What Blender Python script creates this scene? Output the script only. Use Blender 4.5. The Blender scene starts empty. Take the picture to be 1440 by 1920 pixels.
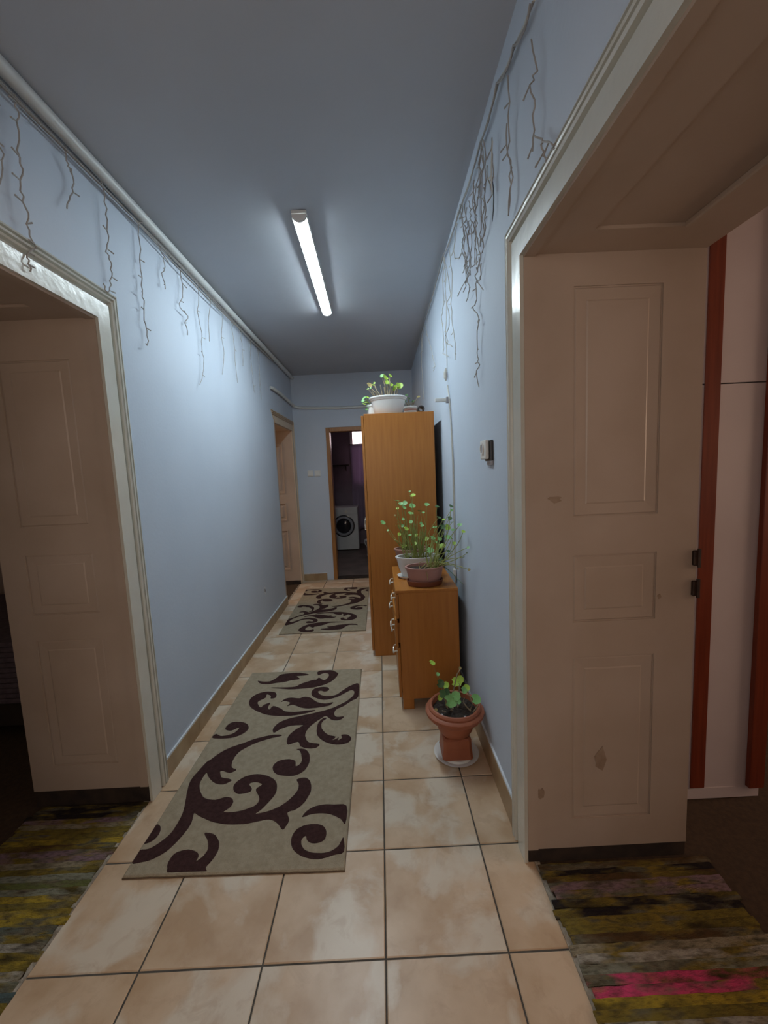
import bpy, bmesh, math, random
from mathutils import Vector, Matrix
random.seed(7)
SC = bpy.context.scene
COL = SC.collection
R = math.radians

# ------------------------------------------------------------------ camera, world, exposure
cam_d = bpy.data.cameras.new('camera')
cam = bpy.data.objects.new('camera', cam_d); COL.objects.link(cam)
cam_d.sensor_fit = 'HORIZONTAL'; cam_d.sensor_width = 36.0; cam_d.lens = 18.5007
cam_d.clip_start = 0.05; cam_d.clip_end = 60
_r = Vector((0.99892036, -0.01160266, -0.04498331))
_u = Vector((0.04593322, 0.10188452, 0.99373522))
_f = Vector((0.00694687, 0.99472857, -0.10230747))
cam.matrix_world = Matrix(((_r.x, _u.x, -_f.x, 0.04778), (_r.y, _u.y, -_f.y, -1.04223),
                           (_r.z, _u.z, -_f.z, 1.45365), (0, 0, 0, 1)))
SC.camera = cam
w = bpy.data.worlds.new('world'); SC.world = w; w.use_nodes = True
w.node_tree.nodes['Background'].inputs[0].default_value = (0.5, 0.55, 0.65, 1)
w.node_tree.nodes['Background'].inputs[1].default_value = 0.02
SC.view_settings.view_transform = 'Standard'; SC.view_settings.look = 'None'
SC.view_settings.gamma = 1.0; SC.view_settings.use_curve_mapping = False
SC.view_settings.exposure = 0.30
LAMP_COLOR = (0.80, 0.94, 1.0); LAMP_STRENGTH = 78.0
WINDOW_RIGHT = 4.5; WINDOW_LEFT = 0.8; WINDOW_FAR = 5.5; WINDOW_BATH = 3.2; REAR_FILL = 3.6

# ------------------------------------------------------------------ materials
def srgb(r, g, b):
    f = lambda c: (c/255/12.92) if c/255 <= 0.04045 else ((c/255+0.055)/1.055)**2.4
    return (f(r), f(g), f(b), 1)

def mat(name, col, rough=0.6, col2=None, scale=8.0, detail=4.0, lo=0.35, hi=0.65, bump=0.0, bscale=None,
        metal=0.0, stretch=(1, 1, 1), spec=0.5, coords='Object', objcol=False, randoff=False, coat=0.0):
    m = bpy.data.materials.new(name); m.use_nodes = True
    nt = m.node_tree; N = nt.nodes; L = nt.links
    b = N['Principled BSDF']
    b.inputs['Base Color'].default_value = col; b.inputs['Roughness'].default_value = rough
    b.inputs['Metallic'].default_value = metal; b.inputs['Specular IOR Level'].default_value = spec
    b.inputs['Coat Weight'].default_value = coat
    tc = N.new('ShaderNodeTexCoord'); mp = N.new('ShaderNodeMapping')
    mp.inputs['Scale'].default_value = stretch
    L.new(tc.outputs[coords], mp.inputs['Vector'])
    vec = mp.outputs['Vector']
    if randoff:
        oi = N.new('ShaderNodeObjectInfo'); va = N.new('ShaderNodeVectorMath'); va.operation = 'MULTIPLY_ADD'
        cb = N.new('ShaderNodeCombineXYZ')
        for k in range(3): L.new(oi.outputs['Random'], cb.inputs[k])
        va.inputs[1].default_value = (37.0, 53.0, 11.0)
        L.new(cb.outputs[0], va.inputs[0]); L.new(vec, va.inputs[2]); vec = va.outputs[0]
    base = None
    if objcol:
        oi2 = N.new('ShaderNodeObjectInfo'); base = oi2.outputs['Color']
    if col2 is not None:
        nz = N.new('ShaderNodeTexNoise'); nz.inputs['Scale'].default_value = scale; nz.inputs['Detail'].default_value = detail
        L.new(vec, nz.inputs['Vector'])
        mr = N.new('ShaderNodeMapRange'); mr.inputs[1].default_value = lo; mr.inputs[2].default_value = hi
        L.new(nz.outputs['Fac'], mr.inputs[0])
        mx = N.new('ShaderNodeMix'); mx.data_type = 'RGBA'
        L.new(mr.outputs[0], mx.inputs[0])
        mx.inputs[6].default_value = col; mx.inputs[7].default_value = col2
        if base is not None: L.new(base, mx.inputs[6])
        base = mx.outputs[2]
    if base is not None: L.new(base, b.inputs['Base Color'])
    if bump > 0:
        n2 = N.new('ShaderNodeTexNoise'); n2.inputs['Scale'].default_value = bscale or scale*4; n2.inputs['Detail'].default_value = 3
        L.new(vec, n2.inputs['Vector'])
        bp = N.new('ShaderNodeBump'); bp.inputs['Strength'].default_value = bump; bp.inputs['Distance'].default_value = 0.01
        L.new(n2.outputs['Fac'], bp.inputs['Height']); L.new(bp.outputs[0], b.inputs['Normal'])
    return m

def emit(name, col, strength):
    m = bpy.data.materials.new(name); m.use_nodes = True
    nt = m.node_tree; nt.nodes.clear()
    e = nt.nodes.new('ShaderNodeEmission'); o = nt.nodes.new('ShaderNodeOutputMaterial')
    e.inputs[0].default_value = (*col[:3], 1); e.inputs[1].default_value = strength
    nt.links.new(e.outputs[0], o.inputs[0]); return m

def tile_mat():
    m = mat('tile_marble', (0.60, 0.445, 0.305, 1), 0.34, (0.47, 0.315, 0.19, 1), 6.0, 8, 0.38, 0.64, randoff=True, spec=0.4)
    nt = m.node_tree; N = nt.nodes; L = nt.links; b = N['Principled BSDF']
    old = b.inputs['Base Color'].links[0].from_socket
    vec = [n for n in N if n.type == 'VECT_MATH'][0].outputs[0]
    nz = N.new('ShaderNodeTexNoise'); nz.inputs['Scale'].default_value = 4.2; nz.inputs['Detail'].default_value = 6; nz.inputs['Distortion'].default_value = 0.35
    L.new(vec, nz.inputs['Vector'])
    mr = N.new('ShaderNodeMapRange'); mr.inputs[1].default_value = 0.51; mr.inputs[2].default_value = 0.59
    L.new(nz.outputs['Fac'], mr.inputs[0])
    mul = N.new('ShaderNodeMath'); mul.operation = 'MULTIPLY'; mul.inputs[1].default_value = 0.75; L.new(mr.outputs[0], mul.inputs[0])
    mx = N.new('ShaderNodeMix'); mx.data_type = 'RGBA'
    L.new(mul.outputs[0], mx.inputs[0]); L.new(old, mx.inputs[6]); mx.inputs[7].default_value = (0.66, 0.585, 0.475, 1)
    n3 = N.new('ShaderNodeTexNoise'); n3.inputs['Scale'].default_value = 13.0; n3.inputs['Detail'].default_value = 8; n3.inputs['Roughness'].default_value = 0.65; n3.inputs['Distortion'].default_value = 0.6
    L.new(vec, n3.inputs['Vector'])
    m3 = N.new('ShaderNodeMapRange'); m3.inputs[1].default_value = 0.52; m3.inputs[2].default_value = 0.66; m3.inputs[4].default_value = 0.35
    L.new(n3.outputs['Fac'], m3.inputs[0])
    mx3 = N.new('ShaderNodeMix'); mx3.data_type = 'RGBA'
    L.new(m3.outputs[0], mx3.inputs[0]); L.new(mx.outputs[2], mx3.inputs[6]); mx3.inputs[7].default_value = (0.40, 0.26, 0.16, 1)
    L.new(mx3.outputs[2], b.inputs['Base Color'])
    return m

def wood_mat(name, c1, c2, stretch, rough=0.35):
    m = mat(name, c1, rough, c2, 6.0, 6, 0.3, 0.7, stretch=stretch, spec=0.35)
    return m

M = {}
M['wall'] = mat('wall_paint', (0.535, 0.60, 0.688, 1), 0.65, (0.495, 0.56, 0.648, 1), 1.6, 4, 0.3, 0.7, bump=0.06, bscale=60, spec=0.3)
M['ceiling'] = mat('ceiling_paint', (0.47, 0.50, 0.545, 1), 0.8, (0.44, 0.47, 0.515, 1), 1.5, 4, bump=0.05, bscale=40, spec=0.2)
M['tile'] = tile_mat()
M['grout'] = mat('grout', (0.055, 0.048, 0.04, 1), 0.9, (0.09, 0.08, 0.065, 1), 20)
M['skirt'] = mat('skirting', (0.40, 0.28, 0.16, 1), 0.4, (0.31, 0.205, 0.11, 1), 9, 4, randoff=True)
M['caulk'] = mat('caulk', (0.66, 0.70, 0.74, 1), 0.6, (0.58, 0.6, 0.63, 1), 30)
M['mortar'] = mat('mortar', (0.42, 0.37, 0.30, 1), 0.9, (0.24, 0.2, 0.15, 1), 40, bump=0.6)
M['casing'] = mat('casing_gloss', (0.60, 0.60, 0.54, 1), 0.22, (0.55, 0.545, 0.48, 1), 5, bump=0.12, bscale=26, coat=0.3)
M['lining'] = mat('lining_paint', (0.46, 0.375, 0.31, 1), 0.42, (0.40, 0.315, 0.25, 1), 2.5, 5, bump=0.05, bscale=30)
M['cream'] = mat('cream_paint', (0.62, 0.50, 0.36, 1), 0.4, (0.56, 0.44, 0.31, 1), 4)
M['dark_brown'] = mat('dark_wood_gap_shade', (0.016, 0.010, 0.008, 1), 0.9, (0.04, 0.024, 0.016, 1), 15)  # near-black, so the door footings read as shaded gaps; also other dark parts
M['stain'] = mat('stain', (0.24, 0.165, 0.115, 1), 0.7, (0.33, 0.245, 0.18, 1), 25)
M['carpet'] = mat('brown_carpet', (0.06, 0.033, 0.016, 1), 0.95, (0.04, 0.022, 0.011, 1), 60, bump=0.3, bscale=180)
M['bathfloor'] = mat('bath_floor', (0.16, 0.12, 0.10, 1), 0.6, (0.10, 0.075, 0.06, 1), 4)
M['bathwall'] = mat('bath_wall', (0.22, 0.17, 0.20, 1), 0.6, (0.17, 0.13, 0.155, 1), 3)
M['roomwall'] = mat('room_wall', (0.52, 0.43, 0.40, 1), 0.8, (0.46, 0.38, 0.35, 1), 2)
M['wood'] = wood_mat('beech_laminate', (0.44, 0.175, 0.036, 1), (0.37, 0.135, 0.026, 1), (9, 9, 0.55))
M['wood_top'] = wood_mat('beech_laminate_top', (0.44, 0.175, 0.036, 1), (0.37, 0.135, 0.026, 1), (9, 0.8, 9))
M['frame_wood'] = wood_mat('frame_wood', (0.36, 0.165, 0.05, 1), (0.27, 0.115, 0.035, 1), (10, 10, 0.6))
M['darkwood'] = mat('dark_inside', (0.03, 0.018, 0.012, 1), 0.9, (0.02, 0.013, 0.01, 1), 10)
M['redwood'] = wood_mat('red_brown_wood', (0.21, 0.042, 0.018, 1), (0.14, 0.026, 0.012, 1), (12, 12, 0.6))
M['whitepanel'] = mat('white_panel', (0.60, 0.53, 0.535, 1), 0.5, (0.56, 0.49, 0.495, 1), 3)
M['chrome'] = mat('chrome', (0.82, 0.77, 0.66, 1), 0.38, metal=0.6, col2=(0.7, 0.68, 0.62, 1), scale=12)
M['darkmetal'] = mat('dark_metal', (0.035, 0.022, 0.018, 1), 0.5, metal=0.6, col2=(0.06, 0.035, 0.025, 1), scale=40)
M['rug'] = mat('rug_pile', (0.385, 0.32, 0.228, 1), 0.95, (0.32, 0.262, 0.182, 1), 45, 6, bump=0.5, bscale=330, spec=0.1)
M['motif'] = mat('rug_motif', (0.060, 0.028, 0.026, 1), 0.95, (0.040, 0.019, 0.018, 1), 60, 6, bump=0.5, bscale=330, spec=0.1)
M['rugedge'] = mat('rug_edge', (0.17, 0.125, 0.085, 1), 0.95, (0.12, 0.085, 0.06, 1), 50)
def rag_mat():
    m = mat('rag_weave', (1, 1, 1, 1), 0.95, (0.05, 0.04, 0.022, 1), 40.0, 6, 0.45, 0.85, bump=0.9, bscale=140, objcol=True, randoff=True, stretch=(1, 3, 1), spec=0.1)
    nt = m.node_tree; N = nt.nodes; L = nt.links
    mx = [n for n in N if n.type == 'MIX'][0]
    src = mx.inputs[6].links[0].from_socket
    vec = [n for n in N if n.type == 'VECT_MATH'][0].outputs[0]
    nz = N.new('ShaderNodeTexNoise'); nz.inputs['Scale'].default_value = 5.0; nz.inputs['Detail'].default_value = 3; L.new(vec, nz.inputs['Vector'])
    cr = N.new('ShaderNodeValToRGB'); cr.color_ramp.interpolation = 'LINEAR'
    e = cr.color_ramp.elements
    e[0].position = .30; e[0].color = (.05, .035, .015, 1); e[1].position = .74; e[1].color = (.06, .05, .045, 1)
    for p_, c_ in ((.40, (.16, .12, .03, 1)), (.48, (.27, .19, .035, 1)), (.55, (.14, .13, .09, 1)), (.63, (.20, .16, .10, 1))):
        q = e.new(p_); q.color = c_
    L.new(nz.outputs['Fac'], cr.inputs[0])
    n2 = N.new('ShaderNodeTexNoise'); n2.inputs['Scale'].default_value = 7.0; n2.inputs['Detail'].default_value = 4
    va = N.new('ShaderNodeVectorMath'); va.operation = 'ADD'; va.inputs[1].default_value = (7.3, 2.1, 4.4); L.new(vec, va.inputs[0]); L.new(va.outputs[0], n2.inputs['Vector'])
    mr = N.new('ShaderNodeMapRange'); mr.inputs[1].default_value = .44; mr.inputs[2].default_value = .60; L.new(n2.outputs['Fac'], mr.inputs[0])
    m2 = N.new('ShaderNodeMix'); m2.data_type = 'RGBA'; L.new(mr.outputs[0], m2.inputs[0]); L.new(src, m2.inputs[6]); L.new(cr.outputs[0], m2.inputs[7])
    L.new(m2.outputs[2], mx.inputs[6])
    return m
M['rag'] = rag_mat()
M['terracotta'] = mat('terracotta', (0.36, 0.115, 0.055, 1), 0.55, (0.30, 0.09, 0.042, 1), 9)
M['mauve'] = mat('mauve_plastic', (0.40, 0.205, 0.17, 1), 0.5, (0.36, 0.18, 0.15, 1), 10)
M['brownsaucer'] = mat('brown_plastic', (0.19, 0.06, 0.03, 1), 0.45, (0.15, 0.045, 0.022, 1), 10)
M['rosepot'] = mat('rose_plastic', (0.42, 0.22, 0.17, 1), 0.5, (0.36, 0.19, 0.14, 1), 10)
M['whiteplastic'] = mat('white_plastic', (0.72, 0.72, 0.70, 1), 0.4, (0.66, 0.66, 0.63, 1), 6)
M['greyplastic'] = mat('grey_plastic', (0.34, 0.34, 0.36, 1), 0.45, (0.30, 0.30, 0.32, 1), 6)
M['soil'] = mat('soil', (0.018, 0.012, 0.009, 1), 0.95, (0.05, 0.035, 0.025, 1), 60, bump=1.0, bscale=90)
M['stem'] = mat('green_stem', (0.34, 0.38, 0.11, 1), 0.6, (0.24, 0.28, 0.07, 1), 20)
M['bark'] = mat('woody_stem', (0.32, 0.26, 0.17, 1), 0.8, (0.22, 0.17, 0.11, 1), 40)
M['leaf'] = mat('leaf_green', (0.20, 0.42, 0.15, 1), 0.5, (0.15, 0.34, 0.08, 1), 30, randoff=True)
M['leaf_y'] = mat('leaf_lime', (0.38, 0.55, 0.06, 1), 0.5, (0.28, 0.46, 0.05, 1), 30, randoff=True)
M['leaf_d'] = mat('leaf_dark', (0.05, 0.12, 0.03, 1), 0.5, (0.035, 0.09, 0.025, 1), 30, randoff=True)
M['leaf_dry'] = mat('leaf_dry', (0.34, 0.27, 0.10, 1), 0.8, (0.26, 0.2, 0.08, 1), 30)
M['wire'] = mat('wire_grey', (0.36, 0.34, 0.32, 1), 0.6, (0.28, 0.26, 0.24, 1), 30)
M['wire_pale'] = mat('wire_pale', (0.56, 0.54, 0.48, 1), 0.6, (0.48, 0.46, 0.41, 1), 30)
M['pipe'] = mat('pipe_paint', (0.62, 0.64, 0.62, 1), 0.4, (0.56, 0.58, 0.57, 1), 5)
M['black'] = mat('black_plastic', (0.015, 0.014, 0.014, 1), 0.4, (0.022, 0.02, 0.02, 1), 10)
M['lamp'] = emit('lamp_glow', LAMP_COLOR, LAMP_STRENGTH)
M['win_r'] = emit('daylight_pane', (1.0, 0.70, 0.50), WINDOW_RIGHT)
M['win_l'] = emit('daylight_pane_dim', (1.0, 0.74, 0.52), WINDOW_LEFT)
M['win_f'] = emit('warm_pane', (1.0, 0.62, 0.32), WINDOW_FAR)
M['win_b'] = emit('bath_pane', (1.0, 0.78, 0.80), WINDOW_BATH)
M['rear_fill'] = emit('rear_fill_pane', (1.0, 0.80, 0.66), REAR_FILL)  # glow of the added fill in the unseen rear wall
def curtain_mat():
    m = mat('lilac_curtain', (0.50, 0.40, 0.54, 1), 0.7, (0.42, 0.33, 0.46, 1), 4)
    nt = m.node_tree; N = nt.nodes; L = nt.links
    tr = N.new('ShaderNodeBsdfTranslucent'); tr.inputs[0].default_value = (0.30, 0.25, 0.33, 1)
    mx = N.new('ShaderNodeMixShader'); mx.inputs[0].default_value = 0.35
    out = [n for n in N if n.type == 'OUTPUT_MATERIAL'][0]
    L.new(N['Principled BSDF'].outputs[0], mx.inputs[1]); L.new(tr.outputs[0], mx.inputs[2]); L.new(mx.outputs[0], out.inputs[0])
    return m
M['curtain'] = curtain_mat()
M['glassdark'] = mat('dark_glass', (0.02, 0.02, 0.025, 1), 0.1, (0.03, 0.03, 0.035, 1), 5)
M['bedcover'] = mat('bed_cover', (0.13, 0.10, 0.125, 1), 0.95, (0.09, 0.07, 0.09, 1), 30)

# ------------------------------------------------------------------ mesh helpers
ORG = {}
class MB:
    def __init__(s): s.v = []; s.f = []
    def add(s, vs, fs):
        o = len(s.v); s.v += [tuple(v) for v in vs]; s.f += [tuple(i+o for i in f) for f in fs]; return s
    def box(s, x0, x1, y0, y1, z0, z1):
        x0, x1 = min(x0, x1), max(x0, x1); y0, y1 = min(y0, y1), max(y0, y1); z0, z1 = min(z0, z1), max(z0, z1)
        return s.add([(x0,y0,z0),(x1,y0,z0),(x1,y1,z0),(x0,y1,z0),(x0,y0,z1),(x1,y0,z1),(x1,y1,z1),(x0,y1,z1)],
                     [(0,3,2,1),(4,5,6,7),(0,1,5,4),(1,2,6,5),(2,3,7,6),(3,0,4,7)])
    def rbox(s, x0, x1, y0, y1, z0, z1, r=0.003, seg=2):
        bm = bmesh.new(); bmesh.ops.create_cube(bm, size=1)
        for v in bm.verts:
            v.co = Vector(((x0+x1)/2+v.co.x*abs(x1-x0), (y0+y1)/2+v.co.y*abs(y1-y0), (z0+z1)/2+v.co.z*abs(z1-z0)))
        bmesh.ops.bevel(bm, geom=bm.edges[:], offset=r, segments=seg, affect='EDGES', profile=0.5)
        bm.verts.index_update()
        s.add([v.co[:] for v in bm.verts], [[v.index for v in f.verts] for f in bm.faces]); bm.free(); return s
    def tube(s, pts, r, n=6, cap=True):
        pts = [Vector(p) for p in pts]; rs = r if isinstance(r, (list, tuple)) else [r]*len(pts)
        rings = []; up = Vector((0.31, 0.17, 0.93))
        for i, p in enumerate(pts):
            t = (pts[min(i+1, len(pts)-1)] - pts[max(i-1, 0)])
            t = t.normalized() if t.length > 1e-9 else Vector((0, 0, 1))
            a = t.cross(up)
            if a.length < 0.15: a = t.cross(Vector((1, 0, 0.1)))
            a.normalize(); b = t.cross(a)
            rings.append([p + (a*math.cos(2*math.pi*k/n) + b*math.sin(2*math.pi*k/n))*rs[i] for k in range(n)])
        vs = [v for g in rings for v in g]; fs = []
        for i in range(len(pts)-1):
            for k in range(n):
                fs.append((i*n+k, (i+1)*n+k, (i+1)*n+(k+1) % n, i*n+(k+1) % n))
        if cap: fs += [tuple(range(n)), tuple((len(pts)-1)*n + k for k in reversed(range(n)))]
        return s.add(vs, fs)
    def lathe(s, prof, c, n=36, sx=1.0, sy=1.0, fn=None):
        # prof: (radius, z) from bottom outside up, over and inside
        vs = []; fs = []
        for (r, z) in prof:
            for k in range(n):
                a = 2*math.pi*k/n; q = r*(fn(a, r, z) if fn else 1.0)
                vs.append((c[0]+q*math.cos(a)*sx, c[1]+q*math.sin(a)*sy, c[2]+z))
        for i in range(len(prof)-1):
            for k in range(n):
                fs.append((i*n+k, i*n+(k+1) % n, (i+1)*n+(k+1) % n, (i+1)*n+k))
        fs.append(tuple(reversed(range(n)))); fs.append(tuple((len(prof)-1)*n+k for k in range(n)))
        return s.add(vs, fs)
    def prism(s, poly, z0, z1):
        n = len(poly)
        area = sum(poly[i][0]*poly[(i+1) % n][1]-poly[(i+1) % n][0]*poly[i][1] for i in range(n))
        if area < 0: poly = poly[::-1]
        vs = [(x, y, z0) for x, y in poly] + [(x, y, z1) for x, y in poly]
        fs = [tuple(reversed(range(n))), tuple(range(n, 2*n))]
        fs += [(i, (i+1) % n, n+(i+1) % n, n+i) for i in range(n)]
        return s.add(vs, fs)
    def build(s, name, m, parent=None, smooth=False, org=None):
        me = bpy.data.meshes.new(name)
        o3 = Vector((0, 0, 0))
        if parent is not None: o3 = ORG.get(parent.name, Vector((0, 0, 0)))
        elif org is not None: o3 = Vector(org)
        me.from_pydata([(x-o3.x, y-o3.y, z-o3.z) for x, y, z in s.v], [], s.f); me.update()
        me.materials.append(M[m] if isinstance(m, str) else m)
        if smooth:
            for p in me.polygons: p.use_smooth = True
            try: me.set_sharp_from_angle(angle=R(35))
            except Exception: pass
        ob = bpy.data.objects.new(name, me); COL.objects.link(ob)
        ORG[ob.name] = o3.copy()
        if parent is not None: ob.parent = parent
        elif org is not None: ob.location = o3
        return ob

def tag(o, label=None, cat=None, group=None, kind=None):
    if label: o['label'] = label
    if cat: o['category'] = cat
    if group: o['group'] = group
    if kind: o['kind'] = kind
    return o

def thing(name, loc, label=None, cat=None, group=None, kind=None):
    e = bpy.data.objects.new(name, None); COL.objects.link(e); e.location = loc; e.empty_display_size = 0.05
    ORG[e.name] = Vector(loc); return tag(e, label, cat, group, kind)

def struct(mb, name, m, parent=None):
    o = mb.build(name, m, parent)
    if parent is None: o['kind'] = 'structure'
    return o

def at(name, mesh, parent, loc, rot=(0, 0, 0), scale=(1, 1, 1), col=None):
    o = bpy.data.objects.new(name, mesh); COL.objects.link(o); o.parent = parent
    o.location = Vector(loc) - ORG.get(parent.name, Vector((0, 0, 0))); o.rotation_euler = rot; o.scale = scale
    if col: o.color = col
    ORG[o.name] = ORG.get(parent.name, Vector((0, 0, 0)))
    return o

# traced outlines (rug space 0..1) and wall / plant points in metres
MOTIFS = [
 [(0.486,0.514), (0.439,0.517), (0.380,0.510), (0.309,0.496), (0.250,0.476), (0.178,0.455), (0.128,0.429), (0.093,0.399), (0.074,0.383), (0.054,0.339), (0.045,0.304), (0.061,0.264), (0.089,0.220), (0.110,0.180), (0.114,0.147), (0.110,0.117), (0.081,0.088), (0.043,0.070), (0.003,0.067), (0.002,0.034), (0.051,0.035), (0.096,0.043), (0.139,0.062), (0.166,0.091), (0.181,0.120), (0.187,0.146), (0.172,0.178), (0.194,0.173), (0.228,0.163), (0.292,0.148), (0.357,0.139), (0.434,0.136), (0.507,0.140), (0.562,0.147), (0.600,0.147), (0.640,0.133), (0.673,0.114), (0.685,0.125), (0.693,0.145), (0.678,0.161), (0.678,0.172), (0.718,0.180), (0.753,0.205), (0.773,0.241), (0.769,0.266), (0.748,0.290), (0.716,0.299), (0.676,0.292), (0.694,0.275), (0.697,0.249), (0.675,0.222), (0.640,0.199), (0.588,0.180), (0.508,0.168), (0.526,0.181), (0.556,0.209), (0.577,0.239), (0.571,0.271), (0.539,0.298), (0.472,0.317), (0.411,0.321), (0.359,0.311), (0.324,0.290), (0.321,0.268), (0.348,0.248), (0.383,0.243), (0.425,0.249), (0.432,0.262), (0.406,0.282), (0.440,0.288), (0.483,0.278), (0.457,0.258), (0.492,0.229), (0.496,0.205), (0.469,0.191), (0.407,0.179), (0.329,0.178), (0.353,0.194), (0.358,0.214), (0.338,0.228), (0.299,0.232), (0.252,0.223), (0.192,0.230), (0.153,0.249), (0.116,0.282), (0.108,0.309), (0.113,0.337), (0.142,0.316), (0.201,0.290), (0.252,0.284), (0.291,0.298), (0.265,0.307), (0.222,0.313), (0.195,0.339), (0.211,0.342), (0.257,0.332), (0.289,0.344), (0.256,0.355), (0.241,0.378), (0.238,0.404), (0.253,0.432), (0.296,0.458), (0.352,0.480), (0.430,0.499), (0.486,0.508)],
 [(0.006,0.086), (0.006,0.102), (0.005,0.142), (0.031,0.139), (0.047,0.125), (0.050,0.110), (0.039,0.094)],
 [(0.283,0.110), (0.303,0.112), (0.341,0.104), (0.378,0.082), (0.389,0.057), (0.380,0.033), (0.366,0.016), (0.368,0.000), (0.217,0.000), (0.188,0.016), (0.177,0.033), (0.185,0.054), (0.216,0.063), (0.254,0.064), (0.292,0.056), (0.307,0.045), (0.308,0.032), (0.331,0.047), (0.336,0.065), (0.317,0.088)],
 [(0.758,0.152), (0.773,0.170), (0.803,0.184), (0.853,0.192), (0.915,0.191), (0.983,0.185), (0.984,0.126), (0.958,0.142), (0.913,0.156), (0.861,0.163), (0.802,0.161)],
 [(0.982,0.084), (0.990,0.044), (0.946,0.037), (0.895,0.028), (0.835,0.029), (0.777,0.042), (0.741,0.061), (0.728,0.084), (0.737,0.108), (0.772,0.123), (0.828,0.128), (0.871,0.122), (0.893,0.105), (0.893,0.083), (0.868,0.072), (0.833,0.071), (0.807,0.080), (0.795,0.093), (0.779,0.081), (0.789,0.062), (0.821,0.048), (0.868,0.043), (0.914,0.044), (0.957,0.057), (0.970,0.070)],
 [(0.623,0.433), (0.673,0.433), (0.710,0.410), (0.726,0.378), (0.719,0.345), (0.696,0.323), (0.654,0.310), (0.592,0.311), (0.541,0.321), (0.512,0.342), (0.510,0.363), (0.538,0.380), (0.593,0.385), (0.637,0.374), (0.650,0.350), (0.676,0.367), (0.667,0.398), (0.647,0.424)],
 [(0.008,0.520), (0.024,0.534), (0.060,0.522), (0.104,0.523), (0.142,0.534), (0.163,0.556), (0.156,0.568), (0.120,0.552), (0.076,0.557), (0.063,0.571), (0.079,0.599), (0.131,0.605), (0.190,0.595), (0.229,0.570), (0.227,0.543), (0.195,0.521), (0.141,0.508), (0.071,0.507), (0.019,0.511)],
 [(0.322,0.793), (0.324,0.767), (0.289,0.763), (0.279,0.784), (0.241,0.796), (0.244,0.770), (0.205,0.747), (0.205,0.727), (0.242,0.698), (0.262,0.716), (0.302,0.729), (0.301,0.700), (0.321,0.679), (0.339,0.704), (0.409,0.683), (0.447,0.663), (0.529,0.656), (0.605,0.661), (0.678,0.664), (0.629,0.648), (0.537,0.634), (0.441,0.633), (0.341,0.641), (0.262,0.661), (0.186,0.690), (0.137,0.725), (0.124,0.759), (0.138,0.789), (0.179,0.811), (0.240,0.819), (0.297,0.811)],
 [(0.386,0.733), (0.408,0.754), (0.456,0.762), (0.522,0.755), (0.550,0.764), (0.603,0.759), (0.647,0.735), (0.688,0.717), (0.750,0.708), (0.801,0.715), (0.774,0.693), (0.697,0.682), (0.619,0.677), (0.557,0.687), (0.489,0.708), (0.447,0.700), (0.462,0.723), (0.414,0.739)],
 [(0.988,0.856), (0.993,0.752), (0.940,0.720), (0.885,0.684), (0.835,0.663), (0.826,0.633), (0.849,0.612), (0.901,0.613), (0.872,0.592), (0.815,0.595), (0.766,0.622), (0.741,0.610), (0.705,0.587), (0.668,0.556), (0.652,0.522), (0.662,0.492), (0.692,0.467), (0.764,0.456), (0.748,0.438), (0.698,0.435), (0.643,0.448), (0.617,0.473), (0.557,0.459), (0.538,0.485), (0.546,0.518), (0.588,0.551), (0.618,0.568), (0.535,0.568), (0.469,0.551), (0.429,0.529), (0.411,0.552), (0.434,0.587), (0.489,0.610), (0.578,0.628), (0.651,0.639), (0.724,0.654), (0.789,0.669), (0.835,0.686), (0.900,0.717), (0.946,0.754), (0.958,0.789), (0.929,0.806), (0.880,0.782), (0.822,0.754), (0.743,0.737), (0.679,0.746), (0.620,0.771), (0.605,0.803), (0.624,0.829), (0.675,0.840), (0.731,0.835), (0.746,0.813), (0.712,0.801), (0.678,0.811), (0.659,0.801), (0.693,0.774), (0.758,0.763), (0.818,0.774), (0.865,0.809), (0.924,0.844)],
 [(0.775,0.605), (0.748,0.581), (0.759,0.541), (0.808,0.506), (0.863,0.493), (0.845,0.476), (0.866,0.479), (0.886,0.489), (0.880,0.472), (0.908,0.485), (0.901,0.501), (0.941,0.502), (0.970,0.483), (0.955,0.459), (0.897,0.449), (0.837,0.456), (0.780,0.475), (0.737,0.505), (0.722,0.543), (0.725,0.582), (0.751,0.606)],
 [(0.100,0.917), (0.136,0.910), (0.205,0.907), (0.249,0.935), (0.279,0.968), (0.368,0.979), (0.451,0.978), (0.534,0.957), (0.473,0.950), (0.428,0.946), (0.466,0.920), (0.396,0.911), (0.345,0.899), (0.280,0.892), (0.195,0.884), (0.127,0.895)],
 [(0.245,0.851), (0.344,0.850), (0.453,0.852), (0.498,0.878), (0.606,0.908), (0.602,0.885), (0.630,0.925), (0.682,0.899), (0.714,0.928), (0.707,0.959), (0.665,0.967), (0.623,0.950), (0.604,0.976), (0.640,0.996), (0.716,0.996), (0.781,0.968), (0.796,0.949), (0.761,0.896), (0.692,0.859), (0.610,0.840), (0.515,0.833), (0.407,0.832)],
]
LEAF_BACK = [(0.153, 1.619, 1.252, 0.035), (0.182, 1.634, 1.228, 0.03), (0.212, 1.69, 1.227, 0.035), (0.161, 1.668, 1.194, 0.02), (0.202, 1.619, 1.204, 0.03), (0.14, 1.653, 1.15, 0.014), (0.055, 1.658, 1.102, 0.033), (0.087, 1.626, 1.052, 0.016), (0.134, 1.683, 0.975, 0.014), (0.152, 1.621, 1.081, 0.026), (0.164, 1.649, 1.017, 0.024), (0.193, 1.662, 0.929, 0.036), (0.188, 1.653, 1.075, 0.022)]
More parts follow.
